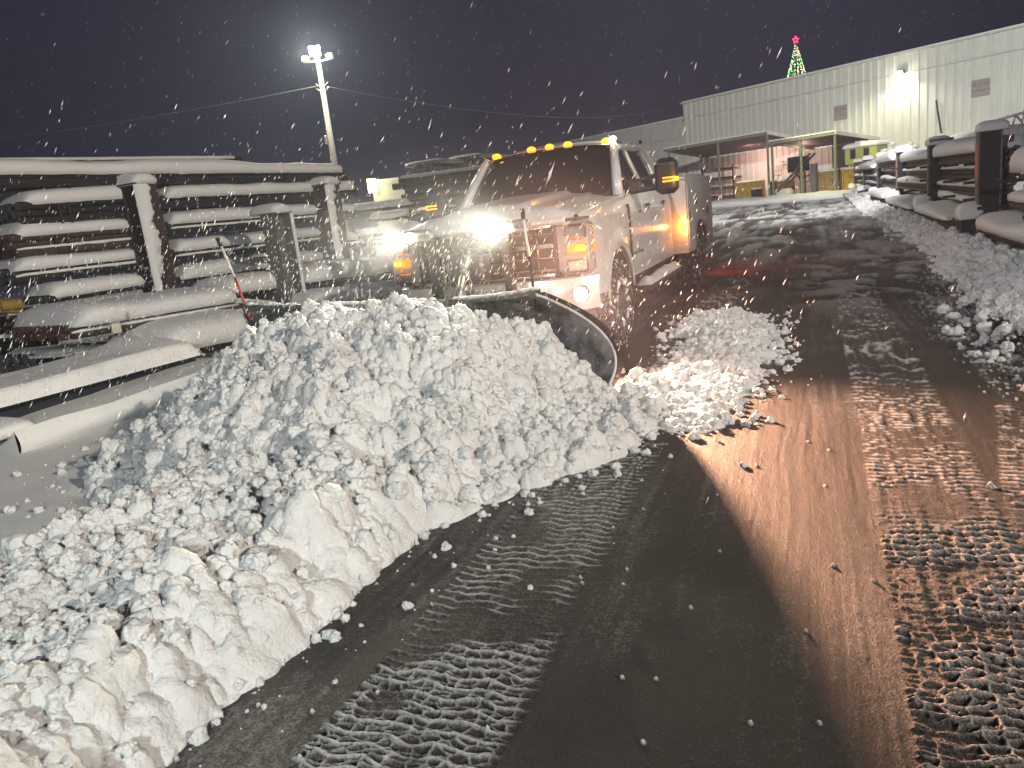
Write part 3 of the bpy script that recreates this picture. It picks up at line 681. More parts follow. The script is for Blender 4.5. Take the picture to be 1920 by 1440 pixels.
# service body
SX0, SX1, SY = -4.10, -6.45, 1.17
sb = empty('service_body', (0, 0, 0)); sb.parent = truck
def sarch(x): return zlow(x, AXR, .60, .47, .50)
for s in (1, -1):
    mb = MB()
    def pf(u, v, s=s):
        x = SX1+(SX0-SX1)*u; a = sarch(x); return (x, s*SY, a+(1.57-a)*v)
    mb.grid(pf, 60, 6); mb.grid(lambda u, w, s=s: (pf(u, 0)[0], s*(SY-.06*w), pf(u, 0)[2]), 60, 1)
    mb.box(((SX0+SX1)/2, s*.93, 1.585), (SX0-SX1, .49, .03)); mb.box((SX0-.01, s*.93, 1.08), (.02, .482, .96)); mb.box((SX1+.01, s*.93, 1.08), (.02, .482, .96)); mb.box(((SX0+SX1)/2, s*.70, 1.2), (SX0-SX1-.05, .02, .74))
    mb.build('side_compartment', WHITE2, sb)
    for (a, b_, z0_, z1_) in ((-4.14, -4.66, .66, 1.53), (-4.70, -5.72, 1.02, 1.53), (-5.76, -6.41, .66, 1.53)):
        mb = MB(); mb.bb(((a+b_)/2, s*(SY+.008), (z0_+z1_)/2), (a-b_, .018, z1_-z0_), None, .006); dr_ = mb.build('compartment_door', WHITE2, sb)
        mb = MB(); mb.bb(((a*.85+b_*.15), s*(SY+.024), (z0_+z1_)/2), (.06, .018, .11), None, .006); mb.build('latch', STEEL, dr_)
    mb = MB(); mb.tube([(AXR+.48*math.cos(a), s*(SY+.005), .50+.48*math.sin(a)) for a in [math.radians(i) for i in range(12, 169, 8)]], .018, 6); mb.build('arch_trim', STEEL, sb, True)
    mb = MB(); mb.grid(lambda u, v, s=s: (SX0-.03-(SX0-SX1-.06)*u, s*(.93+(2*v-1)*.21), 1.601+.05*(1-abs(2*v-1)**3)*(.5+float(fbm(np.array([u*6.]), np.array([v*2.]), 2, 88)[0]))*min(1, 8*u)*min(1, 8*(1-u))), 30, 8); mb.build('lid_snow', POWDER, sb, True)
    mb = MB(); mb.bb((SX0+.012, s*(SY-.045), .96), (.03, .045, .045), None, .01); mb.build('marker_lamp', AMBERHOT, sb)
    mb = MB(); mb.bb((SX1-.012, s*1.05, .80), (.03, .10, .12), None, .01); mb.build('tail_light', REDL, sb)
mb = MB(); mb.box(((SX0+SX1)/2, 0, .80), (SX0-SX1-.04, 1.36, .05)); mb.box((SX0-.03, 0, 1.25), (.03, 1.4, .8)); mb.box((SX1+.03, 0, 1.0), (.03, 1.36, .4)); mb.build('bed', WHITE2, sb)
mb = MB(); mb.bb((-4.45, .2, 1.72), (.5, .9, .26), None, .05); mb.build('toolbox', BLACKP, sb)
# real lamps of the truck
def tl(kind, name, loc, power, col, to=None, size=.05, spot=120, blend=.6):
    o = lamp(kind, name, (0, 0, 0), power, col, None, size, spot, blend); o.parent = truck; o.location = loc
    if to is not None: o.rotation_euler = (Vector(to)-Vector(loc)).to_track_quat('-Z', 'Y').to_euler()
    return o
tl('SPOT', 'fog_beam', (.10, .96, .655), 3800, (1, .50, .30), (6, 3.6, .60), .03, 112, 1.0)
tl('POINT', 'service_marker_glow', (SX0+.10, SY-.02, .96), 6, (1, .30, .04), None, .03)
tl('POINT', 'mirror_marker_glow', (-1.74, 1.50, 1.56), 3, (1, .40, .05), None, .03)
tl('POINT', 'turn_signal_glow', (.08, .92, 1.05), .8, (1, .40, .05), None, .04)
tl('POINT', 'turn_signal_glow', (.08, -.92, 1.05), .8, (1, .40, .05), None, .04)
tl('SPOT', 'tail_glow', (SX1-.06, 1.05, .80), 40, (1, .02, .03), (-8.0, 2.6, 0), .05, 150, .6)
for y in (-.66, -.22, 0, .22, .66): tl('POINT', 'clearance_glow', (-2.10, y, 2.15), .5, (1, .38, .04), None, .03)

# ---------------------------------------------------------------- snow plow
plow = empty('snow_plow', TO, TYAW, 'curved steel V-plow blade with orange-tipped marker stakes mounted on the truck front', 'snow plow')
PLOWM = mat('plow_skin', (.05, .05, .055), .35, metal=.5, var=(4, (.50, .51, .53), .36, .66, (1, 1, 1)), bump=(30, .3))
def wing(s):
    base0 = Vector((.86, s*.02, 0)); base1 = Vector((1.40, 1.36, 0)) if s > 0 else Vector((1.28, -1.84, 0))
    d_ = (base1-base0).normalized(); nrm = Vector((d_.y, -d_.x, 0))*s      # toward the snow
    if nrm.x < 0: nrm = -nrm
    Hc, He = .72, (.80 if s > 0 else .84)
    def P(u, v, off=0.):
        H = Hc+(He-Hc)*u**1.4; z = .03+H*v; back = .30*(1-((v-.42)/.58)**2 if v > .42 else 1-((.42-v)/.42)**2*1.0)*(.65+.35*u)
        curl = .02*max(0, (v-.42)/.58)**2*(1+u)
        p = base0+d_*((base1-base0).length*(u+(-(.30 if s > 0 else .06)*u*u*v*v+.03*u*u*math.sin(v*math.pi)))) + nrm*(-back+curl+off); p.z = z; return p
    mb = MB(); mb.grid(lambda u, v: P(u, v), 30, 18); mb.grid(lambda u, v: P(u, v, -.012), 30, 18)
    wg = mb.build('wing', PLOWM, plow, True)
    mb = MB()                                           # end rib following the curve
    ring = [P(1, v, 0) for v in [i/20 for i in range(21)]]; ringb = [P(1, v, -.10) for v in [i/20 for i in range(21)]]
    V = ring+ringb+[p+d_*.016 for p in ring]+[p+d_*.016 for p in ringb]; n = 21; F = []
    for i in range(20):
        F += [(i, i+1, n+i+1, n+i), (2*n+i, 3*n+i, 3*n+i+1, 2*n+i+1), (i, 2*n+i, 2*n+i+1, i+1), (n+i, n+i+1, 3*n+i+1, 3*n+i)]
    mb.add(V, F); mb.build('end_rib', BLACKM, wg)
    mb = MB(); mb.tube([P(1, i/20, .006)+d_*.02 for i in range(21)], .011, 6); mb.build('rib_edge', ICE, wg, True)
    mb = MB()
    for u in (.2, .5, .8):
        pr_ = [P(u, i/10, -.01) for i in range(11)]; pb = [P(u, i/10, -.09) for i in range(11)]
        V = pr_+pb; mb.add(V, [(i, i+1, 12+i, 11+i) for i in range(10)])
    mb.build('back_rib', BLACKM, wg)
    mb = MB(); tp = [P(i/14, 1, -.02) for i in range(15)]
    for i in range(14):
        a, b2 = tp[i], tp[i+1]; mb.add([a+Vector((0, 0, .0)), b2, b2+Vector((0, 0, .035)), a+Vector((0, 0, .035)), a-nrm*.05, b2-nrm*.05, b2-nrm*.05+Vector((0, 0, .035)), a-nrm*.05+Vector((0, 0, .035))], [(0, 1, 2, 3), (4, 7, 6, 5), (3, 2, 6, 7), (0, 4, 5, 1)])
    mb.build('top_rail', STEEL, wg)
    mb = MB()
    for i in range(60):
        u = random.uniform(.05, .98); q = random.uniform(.01, .03); p = P(u, 1, -.04); mb.bb((p.x, p.y, p.z+.035+q*.2), (q*2.4, q*2, q), Matrix.Rotation(random.uniform(0, 3), 3, 'Z'), q*.3)
    sn = mb.build('rail_snow', SNOW, wg, True); sn['kind'] = 'stuff'
    return P, d_, nrm, wg
PR, dR, nR, wR = wing(1); PL, dL, nL, wL = wing(-1)
# flared deflector plate at the driver-side tip
# marker stakes
for P_, s, yo in ((PR, 1, .02), (PL, -1, .0)):
    b0 = P_(.985, 1, -.04) if s < 0 else P_(.93, 1, -.05)
    tip = b0+Vector((.02, -.17 if s < 0 else -.02, .62)); mb = MB(); mb.tube([b0-Vector((0, 0, .1)), b0*.55+tip*.45], .011, 8); stk = mb.build('marker_stake', mat('stake_red', (.45, .03, .03), .4) if s < 0 else BLACKP, plow, True)
    mb = MB(); mb.tube([b0*.55+tip*.45, b0*.12+tip*.88], .0105, 8); mb.build('white_band', mat('stake_white', (.7, .7, .7), .5), stk, True)
    mb = MB(); mb.tube([b0*.12+tip*.88, tip], .018, 8); mb.build('tip', BLACKP, stk, True)
# lift frame, uprights, light bar
mb = MB()
for s in (1, -1):
    mb.box((.30, s*.36, .78), (.09, .07, .95)); mb.box((.18, s*.36, .42), (.35, .06, .12)); mb.tube([(.34, s*.36, 1.22), (.34, s*.46, 1.27)], .025)
mb.box((.30, 0, 1.20), (.06, .82, .06)); mb.box((.32, 0, .42), (.10, 1.0, .12)); mb.tube([(.3, -.58, 1.245), (.3, .58, 1.245)], .02, 8)
lf = mb.build('lift_frame', BLACKM, plow, bevel=.004)
mb = MB(); mb.tube([(.36, .02, 1.14), (.80, .02, .58)], .032, 10); mb.tube([(.36, .02, 1.14), (.52, .02, .93)], .045, 10); mb.build('lift_ram', STEEL, plow, True)
mb = MB(); mb.prism([(.36, .34), (.88, .14), (.88, .26), (.36, .48)], -.05, .05); mb.box((.60, .25, .32), (.55, .08, .09), Matrix.Rotation(.35, 3, 'Z')); mb.box((.60, -.25, .32), (.55, .08, .09), Matrix.Rotation(-.35, 3, 'Z')); mb.build('a_frame', BLACKM, plow)
mb = MB(); mb.tube([(.36, .30, .62), (.85, .75, .45)], .028); mb.tube([(.36, -.30, .62), (.85, -.75, .45)], .028); mb.build('angle_ram', STEEL, plow, True)
mb = MB(); mb.bb((.33, 0, .98), (.18, .34, .26), None, .03); mb.build('pump_box', BLACKM, plow)
# chains
CH = mat('chain_steel', (.35, .34, .33), .35, metal=.9)
mb = MB()
for y, sx in ((-.16, .43), (-.20, .43), (-.02, .45), (.04, .44)):
    z = 1.02; k = 0
    while z > .55:
        pts = [(sx+(.012*math.cos(a) if k % 2 else 0)+.02*(1.02-z), y+(0 if k % 2 else .012*math.cos(a))-.05*(1.02-z)*y, z-.024*math.sin(a)) for a in [i*math.pi/4 for i in range(9)]]
        mb.tube(pts, .0045, 5, False); z -= .036; k += 1
ch = mb.build('lift_chain', CH, plow, True)
# plow lights
for s, y in ((1, .43), (-1, -.49)):
    mb = MB(); mb.bb((.34, y, 1.30), (.10, .36, .115), None, .03); L_ = mb.build('plow_light', mat('lamp_housing', (.5, .5, .5), .25, metal=.6), plow)
    mb = MB(); mb.bb((.385, y, 1.297), (.035, .33, .092), None, .01); ln = mb.build('lamp_lens', LENS, L_)
    for k, dy in enumerate((-.11, -.02)):
        mb = MB(); mb.tube([(.402, y+dy*.9-.0, 1.295), (.410, y+dy*.9, 1.295)], [.044, .036], 14); mb.build('led', LED, ln)
    for dy in (.08, .115, .15): mb = MB(); mb.tube([(.402, y+dy, 1.30), (.408, y+dy, 1.30)], .014, 10); mb.build('reflector', CHROME, ln)
    o = tl('SPOT', 'plow_beam', (.46, y, 1.295), 950, (1, .95, .74), (7, y*1.0+.3, 1.25), .05, 50, .9)
# ---------------------------------------------------------------- steel bar racks
RUST = mat('rusty_bar', (.045, .030, .022), .6, metal=.3, var=(9, (.10, .055, .035), .42, .7))
BARD = mat('dark_bar', (.030, .028, .030), .5, metal=.5, var=(7, (.055, .045, .04), .45, .7))
BARB = mat('brown_bar', (.075, .048, .028), .6, metal=.2, var=(6, (.05, .03, .02), .45, .7))
BARP = mat('pale_bar', (.11, .085, .08), .6, metal=.2)
ENDP = mat('pink_bar_end', (.42, .30, .29), .6, var=(20, (.25, .16, .15), .45, .7))
ENDR = mat('red_bar_end', (.16, .05, .04), .6, var=(20, (.07, .03, .03), .45, .7))
ENDG = mat('grey_bar_end', (.10, .115, .115), .6)
POSTM = mat('rack_maroon', (.035, .018, .020), .55, var=(5, (.06, .035, .03), .45, .7))
POSTB = mat('rack_navy', (.006, .008, .018), .5, var=(5, (.014, .015, .022), .5, .75))
POSTG = mat('rack_grey', (.16, .155, .15), .6, var=(6, (.09, .085, .08), .45, .7))
ORANGE = mat('orange_paint', (.55, .16, .05), .6)
WOOD = mat('timber', (.16, .10, .06), .8, var=(8, (.09, .05, .03), .4, .7))
def cap_mesh(L, W_, H, seed=0, sag=.03, droop=.35, lift=None, n=None):
    """loaf of snow: flat foot at z=0, bulging sides, rounded ends; x 0..L, y -W/2..W/2"""
    n = n or int(min(90, max(14, L/.10))); m = 14; V = []
    us = np.linspace(0, 1, n+1)
    e = H*1.05/L
    for u in us:
        x = u*L; ed = min(x, L-x)/(H*1.15); k = math.sqrt(max(0, 1-(1-min(1, ed))**2)) if ed < 1 else 1
        nz = float(fbm(np.array([x*1.1+seed*7]), np.array([seed*3.1]), 3, 900)[0])-.5; nz2 = float(fbm(np.array([x*5+seed*7]), np.array([seed*3.1]), 2, 930)[0])-.5
        hh = H*(.15+.85*k)*(1+.45*nz+.10*nz2)+(lift(u) if lift else 0); ww = W_/2*(.80+.20*k)*(1+.10*nz)
        xx = x+(0 if ed >= 1 else 0)
        for j in range(m+1):
            a = math.pi*j/m; c, s_ = math.cos(a), math.sin(a)
            y = ww*(abs(c)**.55)*(1 if c >= 0 else -1)*(1+.12*s_*(1-s_)*2); z = hh*(s_**.62)
            z -= (.012+.03*abs(nz2))*(1 if j in (0, m) else (.4 if j in (1, m-1) else 0))
            V.append((xx, y, z))
    F = [(i*(m+1)+j, (i+1)*(m+1)+j, (i+1)*(m+1)+j+1, i*(m+1)+j+1) for i in range(n) for j in range(m)]
    F += [tuple(range(m+1)), tuple(n*(m+1)+j for j in reversed(range(m+1)))] + [(i*(m+1), i*(m+1)+m, (i+1)*(m+1)+m, (i+1)*(m+1)) for i in range(n)]
    return V, F
_bar_cache = {}
def bar_mesh(L, r, mb_, me_):
    key = (round(L, 2), round(r, 3), mb_.name, me_.name)
    if key not in _bar_cache:
        q = MB(); n = 12; V = [(x, r*math.cos(2*math.pi*k/n), r*math.sin(2*math.pi*k/n)) for x in (0, L) for k in range(n)]
        q.add(V, [(k, (k+1) % n, n+(k+1) % n, n+k) for k in range(n)]); q.cur = 1; q.add([V[k] for k in range(n)], [tuple(range(n))]); q.add([V[n+k] for k in range(n)], [tuple(range(n))])
        me = bpy.data.meshes.new('bar'); me.from_pydata(q.v, [], q.f); me.polygons.foreach_set('material_index', q.m)
        me.materials.append(mb_); me.materials.append(me_); _bar_cache[key] = me
    return _bar_cache[key]
_seed = [0]
def bundle(name, loc, rz, L, rows, per, r, mb_, me_, snow=.12, label=None, group=None, cat='steel bars', straps=(), tilt=0, snw=None, snl=None, jit=.05, droopx=0, thin=True, lift=None):
    """steel bars laid along local x; loc = left end, bottom centre"""
    _seed[0] += 1; rr = random.Random(_seed[0])
    T = empty(name, loc, rz, label, cat, group); T.rotation_euler = (0, -tilt, rz)
    me = bar_mesh(L, r, mb_, me_); top = 0
    for k in range(rows):
        cnt = per-(k % 2 if rows > 1 else 0) if not isinstance(per, (list, tuple)) else per[k]
        for i in range(cnt):
            o = bpy.data.objects.new('bar', me); C.objects.link(o); o.parent = T
            z = r+k*r*1.74; o.location = (rr.uniform(-jit, jit), (i-(cnt-1)/2)*2.02*r, z); top = max(top, z+r)
    W_ = (per if not isinstance(per, (list, tuple)) else max(per))*2*r
    for sx in straps:
        q = MB(); x = sx*L
        q.box((x, -W_/2-.004, top/2), (.03, .006, top+.01)); q.box((x, 0, top+.004), (.03, W_+.01, .006)); q.box((x, W_/2+.004, top/2), (.03, .006, top+.01)); q.build('strap', BLACKP, T)
    if thin and rows > 1 and rr.random() < .6:
        V, F = cap_mesh(L*.98, .045, .015, _seed[0]+50); q = MB(); q.add([(x+.01*L, y-W_/2+.015, z+r*2-.004) for x, y, z in V], F); q.build('snow_line', POWDER, T, True)
    if snow:
        V, F = cap_mesh(snl or L-.08, (snw or W_)*1.06, snow, _seed[0], lift=lift); q = MB(); q.add([(x+.04, y, z+top-r*.55) for x, y, z in V], F); q.build('snow_cap', POWDER, T, True)
    return T
def snow_thing(name, V, F, loc, rz, parent, label=None):
    q = MB(); q.add(V, F); o = q.build(name, POWDER, parent, True); o.location = loc; o.rotation_euler = (0, 0, rz); return o

# ---- left rack
TH = math.radians(30); DL = (math.sin(TH), math.cos(TH)); NL = (-DL[1], DL[0]); P0 = (-3.6, 6.1); RZL = math.pi/2-TH
def lp(off): return (P0[0]+off*NL[0], P0[1]+off*NL[1])
def LR(px, py, off):
    q = on_plane(px, py, lp(off), DL); return (q.x-lp(off)[0])*DL[0]+(q.y-lp(off)[1])*DL[1], q.z
def LW(s, off, z=0): p = lp(off); return Vector((p[0]+s*DL[0], p[1]+s*DL[1], z))
def lbundle(off, xl, yl, xr, yr, thick, r, rows, per, mb_, me_, label, group='snow capped bar bundles on the left rack', straps=(.25, .4), snow=None, **k):
    """(xl,yl)-(xr,yr): lower lip of the snow at the two ends; thick: snow thickness in pixels"""
    s0, z0 = LR(xl, yl, off); s1, z1 = LR(xr, yr, off); D = LW((s0+s1)/2, off).y
    sn_ = thick*D/F_PX*.88 if snow is None else snow
    hgt = 2*r+(rows-1)*r*1.74; dep = (per if isinstance(per, int) else max(per))*r*2
    tilt = math.atan2(z1-z0, s1-s0); zb = z0-hgt+.3*r
    p = LW(s0, off+dep/2, zb)
    return bundle('bar_bundle', p, RZL, (s1-s0)/math.cos(tilt), rows, per, r, mb_, me_, sn_, label, group, straps=straps, tilt=tilt, **k)
O = 2.5
lbundle(O, -130, 322, 652, 320, 26, .046, 2, 8, BARD, ENDG, 'very long bar bundle with smooth snow along the top edge of the left rack', straps=(.42, .44, .78, .8, .965, .98))
lbundle(O+1.1, -130, 299, 450, 294, 6, .05, 1, 6, BARD, ENDG, 'thin line of bars and snow just behind the rack\'s topmost bundle', straps=())
lbundle(O, 38, 380, 262, 366, 30, .048, 3, 6, BARD, ENDG, 'bar bundle second from top at far left with a curled wire on its snow', straps=(.28, .36))
lbundle(O, 308, 367, 672, 352, 22, .046, 2, 8, BARD, ENDG, 'long bar bundle second from the top, right of the snowy maroon post', straps=(.33, .36, .93, .96))
lbundle(O, 22, 441, 262, 422, 25, .046, 3, 6, BARB, ENDR, 'bar bundle third from the top at far left with brown bar ends', straps=(.3, .38))
lbundle(O, 315, 417, 600, 396, 24, .046, 2, 7, BARD, ENDG, 'bar bundle third from the top between the two tall snowy posts', straps=(.4, .43))
lbundle(O, 560, 398, 672, 391, 16, .046, 2, 7, BARD, ENDG, 'short bar bundle end past the far snowy post, third from top', straps=(.7, .85))
lbundle(O, 24, 505, 272, 478, 26, .046, 2, 6, BARD, ENDG, 'bar bundle fourth from the top at far left', straps=(.4, .5))
lbundle(O, 326, 469, 610, 437, 22, .046, 2, 7, BARD, ENDG, 'bar bundle fourth from the top between the two tall snowy posts', straps=(.45, .5))
lbundle(O-.2, 88, 556, 284, 528, 26, .045, 1, 6, BARD, ENDG, 'short thin bar bundle fifth from the top at far left under a snow slab', straps=())
lbundle(O, 338, 521, 620, 482, 26, .045, 2, 7, BARD, ENDG, 'bar bundle fifth from the top behind the open channel post', straps=(.3,))
lbundle(O, 600, 455, 676, 444, 16, .046, 2, 7, BARD, ENDG, 'lowest short bundle end sticking out right of the far snowy post', straps=(.7,))
lbundle(O+.4, -90, 600, 110, 575, 4, .06, 3, 5, BARD, ENDG, 'dark bar bundle almost bare of snow low at the left edge', straps=())
lbundle(O+.1, -90, 640, 110, 618, 6, .06, 2, 5, BARD, ENDG, 'lowest dark bar bundle at the left edge, above the snowy beam', straps=())
# nearer, lower rank
lbundle(1.25, 128, 612, 448, 560, 40, .040, 2, (13, 12), BARB, ENDR, 'brown bars with reddish ends under a fat snow roll, nearer front rank', straps=(.12,), snw=1.2)
lbundle(1.5, 425, 548, 545, 533, 36, .05, 1, 8, BARD, ENDG, 'snow roll on dark bars just behind the red marker stake', straps=())
lbundle(1.55, 572, 527, 770, 500, 34, .05, 2, 8, BARD, ENDG, 'upper snow roll on bars between the channel post and the truck', straps=())
lbundle(1.0, 582, 575, 800, 545, 32, .05, 2, 8, BARD, ENDG, 'lower snow roll on bars between the channel post and the truck', straps=())
lbundle(.75, 285, 661, 500, 619, 62, .036, 3, 11, BARB, ENDR, 'low brown bars under a broad bulging snow mound just left of the blade', straps=(), snw=1.1)
lbundle(2.0, 60, 668, 300, 640, 14, .06, 2, 6, BARD, ENDG, 'dark bars half buried in drifted snow behind the long snowy beam', straps=(), snw=.9)
# long I-beam under smooth snow, open shadow below it
s0, z0 = LR(-120, 752, 0.0); s1, z1 = LR(386, 694, 0.0)
zb = (z0+z1)/2
bm_ = empty('steel_beam', LW(s0, .0, 0), RZL, 'dark foot beam of the left rack carrying a long smooth snow shelf', 'steel beam')
Lb = s1-s0; mb = MB(); mb.box((Lb/2, .12, zb-.01), (Lb, .22, .02)); mb.box((Lb/2, .12, zb-.13), (Lb, .015, .22)); mb.box((Lb/2, .12, zb-.25), (Lb, .22, .02)); mb.build('beam', POSTB, bm_)
mb = MB()
def shelf(u, v):
    x = Lb*u; y = -.03+.75*v; e_ = min(1, (1-u)*Lb/.14); e_ = math.sqrt(max(0, 1-(1-e_)**2))
    nz = float(fbm(np.array([x*1.3]), np.array([v*1.5]), 3, 951)[0])-.5
    z = zb+.005+(.13+.05*nz)*e_*min(1, (v/.08)**.5 if v < .08 else 1)+.02*v+.08*math.exp(-((x-Lb*.90)/.35)**2)*v
    return (x, y, z)
mb.grid(shelf, 80, 26); mb.grid(lambda u, w: (Lb*u, -.03, zb-.0+(shelf(u, 0.0)[2]-zb)*w), 80, 1)
mb.grid(lambda v, w: (Lb, -.03+.75*v, zb-.02+(shelf(1, v)[2]-zb+.02)*w), 26, 1); mb.build('snow_shelf', POWDER, bm_, True)
# drift over a lower sill, with an overhanging front lip
s0, z0 = LR(20, 800, -.35); s1, z1 = LR(400, 700, -.35)
df = empty('snow_drift', LW(s0, -.35, 0), RZL, 'smooth snow drift with a sharp overhanging lip below the long beam', 'snow drift')
Ld = s1-s0+.3
def drift(u, v):
    x = Ld*u; y = -.02+1.3*v; nz = float(fbm(np.array([x*1.2]), np.array([v*2.]), 3, 961)[0])-.5
    z = .30+.05*nz+.10*math.sin(u*3.0)*v-.05*v+.10*u*u; return (x, y+.05*math.sin(u*5), z)
mb = MB(); mb.grid(drift, 60, 20)
mb.grid(lambda u, w: (drift(u, 0)[0], drift(u, 0)[1]-.06*math.sin(w*math.pi)+.22*(1-w)**2*(.3+u), (drift(u, 0)[2])*w+.05*(1-w)), 60, 10)
mb.grid(lambda v, w: (0, drift(0, v)[1], drift(0, v)[2]*w), 20, 4); mb.build('drift', POWDER, df, True)
mb = MB(); mb.box((-.15, .55, .26), (.5, .9, .06)); mb.box((-.18, .4, .12), (.4, .12, .24)); mb.build('sill_stub', POSTB, df)
mb = MB(); V, F = cap_mesh(.65, .6, .09, 77); mb.add([(x-.45, y+.3, z+.28) for x, y, z in V], F); mb.build('stub_snow', POWDER, df, True)

# posts and arms
lrack = empty('bar_rack', LW(0, O, 0), 0, 'tall cantilever rack on the left, loaded with snow capped steel bars', 'rack')
def lpost(xp, yt, yb, off, w_=.20, d_=.24, label='', chan=False, snow_side=1):
    s, zt = LR(xp, yt, off); p = LW(s, off, 0); T = empty('post', Vector(p)-lrack.location, RZL, label); T.parent = lrack
    M_ = POSTM if not chan else POSTG
    mb = MB(); mb.box((0, 0, zt/2), (w_, .02, zt)); mb.box((0, d_, zt/2), (w_, .02, zt)); mb.box((0, d_/2, zt/2), (.014, d_-.02, zt))
    if chan: mb = MB(); mb.box((-w_/2, d_/2, zt/2), (.018, d_, zt)); mb.box((w_/2, d_/2, zt/2), (.018, d_, zt)); mb.box((0, d_*.6, zt/2), (w_-.018, .014, zt))
    mb.build('column', M_, T); mb = MB(); mb.box((0, d_/2, zt+.01), (w_+.06, d_+.06, .02)); mb.box((0, d_/2, .17), (.5, .6, .05)); mb.build('end_plate', M_, T)
    mb = MB(); V, F = cap_mesh(w_+.05, d_+.25, .13, 5+int(xp)); mb.add([(x-(w_+.05)/2, y+d_/2+.08, z+zt+.02) for x, y, z in V], F)
    # wind-blown plaster of snow on one side of the post face
    def pl(u, v):
        z = zt*(.38+.62*v) if not chan else zt*(.30+.70*v); n_ = float(fbm(np.array([z*4+xp]), np.array([u*2.]), 3, 970)[0])
        n3_ = float(fbm(np.array([z*17+xp]), np.array([u]), 3, 975)[0])-.5; x = (-w_/2-.03)+(w_*(.45+.30*v)*(.45+.9*n_+.9*n3_))*u; return (x, -.015-.06*math.sin(min(1, u*1.02)*math.pi)**.6*(.6+.6*n_), z)
    if not chan: mb.grid(pl, 12, 70)
    else: mb.grid(lambda u, v: (w_/2+.012+.012*0+.05*u-.02, -.012-.03*math.sin(u*math.pi)*(.7+.6*float(fbm(np.array([v*9.]), np.array([u]), 2, 971)[0])), zt*(.25+.75*v)), 8, 30)
    mb.build('snow_cover', POWDER, T, True)
    for z in ([zt-.15, zt-.45, zt-.76, zt-1.06, zt-1.38] if not chan else [zt-.5, zt-1.0]):
        if z > .2: MB().add([(-.05, d_, z-.13), (.05, d_, z-.13), (.05, d_, z-.02), (-.05, d_, z-.02), (-.04, d_+.8, z-.05), (.04, d_+.8, z-.05), (.04, d_+.8, z-.02), (-.04, d_+.8, z-.02)], [(0, 1, 2, 3), (4, 7, 6, 5), (0, 4, 5, 1), (2, 6, 7, 3), (0, 3, 7, 4), (1, 5, 6, 2)]).build('arm', M_, T)
    return T
lpost(272, 345, 520, O-.28, .30, .26, 'tall maroon post with wind-packed snow on its face, at the left end of the left rack')
lpost(622, 346, 425, O-.28, .32, .26, 'tall dark post with a pale band of snow on its face, far end of the left rack')
lpost(528, 400, 570, 1.3, .27, .24, 'open pale channel post with a rounded snow cap, in the front rank of the left rack', chan=True)
mb = MB(); pts = []
p_ = [LR(x, y, O+.15) for x, y in ((104, 351), (115, 354), (125, 357), (140, 358), (148, 362), (143, 363))]
mb.tube([LW(s, O+.05, z+.01) for s, z in p_], .004, 5); tag(mb.build('curled_wire', BLACKP, None), 'thin curled black wire lying on snow at far left', 'wire')
# tags hung on the front-rank bundle
mb = MB(); s, z = LR(215, 612, 1.2); mb.box(LW(s, 1.18, z), (.10, .01, .14), Matrix.Rotation(RZL, 3, 'Z')); tag(mb.build('paper_tag', mat('paper', (.6, .58, .52), .8), None), 'small white paper tag on the reddish bar ends', 'tag')
mb = MB(); s, z = LR(8, 575, O); mb.box((0, 0, 0), (.28, .2, .14)); mb.tube([(-.1, -.11, 0), (.12, -.11, .03)], .06, 8); o = mb.build('yellow_clamp', mat('yellow_dull', (.30, .19, .04), .6), None, bevel=.03); o.location = LW(s, O, z); o.rotation_euler = (0, .2, RZL); tag(o, 'dull yellow clamp among dark bars at the left edge', 'clamp')

# ---- things between the left rack and the truck, far back
def grp(*a): return a
def end_stack(px, py, D, cols, rows, r, L, label, ang=RZL+.15, snow=.1, me_=ENDP, per=None):
    p = at(px, py, D); return bundle('bar_stack', p, ang, L, rows, per or cols, r, BARP, me_, snow, label, 'bar stacks beyond the left rack', jit=.10, thin=False, snw=cols*2*r*.9)
end_stack(797, 338, 20, 10, 4, .058, 7.0, 'highest stack of round bars with pinkish ends, left of the truck roof', per=(9, 10, 8, 5))
end_stack(872, 318, 21, 9, 3, .058, 7.0, 'far stack of pink-ended bars with a snow line, right beside the truck roof', per=(9, 8, 7))
end_stack(900, 352, 19, 7, 4, .055, 6.0, 'lower stack of pale bar ends touching the windshield edge in view', per=(6, 7, 6, 4), snow=.05)
p = at(768, 398, 18.5); bundle('bar_stack', p, -.35, 3.2, 6, 6, .075, BARD, ENDG, .06, 'dark stack of thick bars seen from the side below the pink-ended stacks', 'bar stacks beyond the left rack', jit=.16, thin=False)
p = at(795, 470, 16); bundle('bar_stack', p, -.2, 2.6, 6, 6, .08, BARD, ENDG, .05, 'dark lower bar stack behind the passenger side of the hood', 'bar stacks beyond the left rack', jit=.12, thin=False)
for (x0_, x1_, y_, D, lab) in ((650, 775, 392, 17, 'uppermost of three pale snowy rows left of the truck'), (690, 778, 407, 16, 'second of the three pale snowy rows left of the truck'), (700, 795, 432, 15, 'lowest of the three pale snowy rows left of the truck')):
    a = at(x0_, y_, D); b_ = at(x1_, y_-8, D); bundle('bar_bundle', (a.x, a.y, a.z-.12), math.atan2(0, 1), b_.x-a.x, 1, 5, .05, BARD, ENDG, .14, lab, 'snowy rows left of the truck', thin=False)
pr_ = at(745, 440, 15.5); mb = MB(); mb.box((0, 0, .65), (.14, .14, 1.3)); V, F = cap_mesh(.34, .3, .10, 3); mb2 = MB(); mb2.add([(x-.17, y, z+1.3) for x, y, z in V], F)
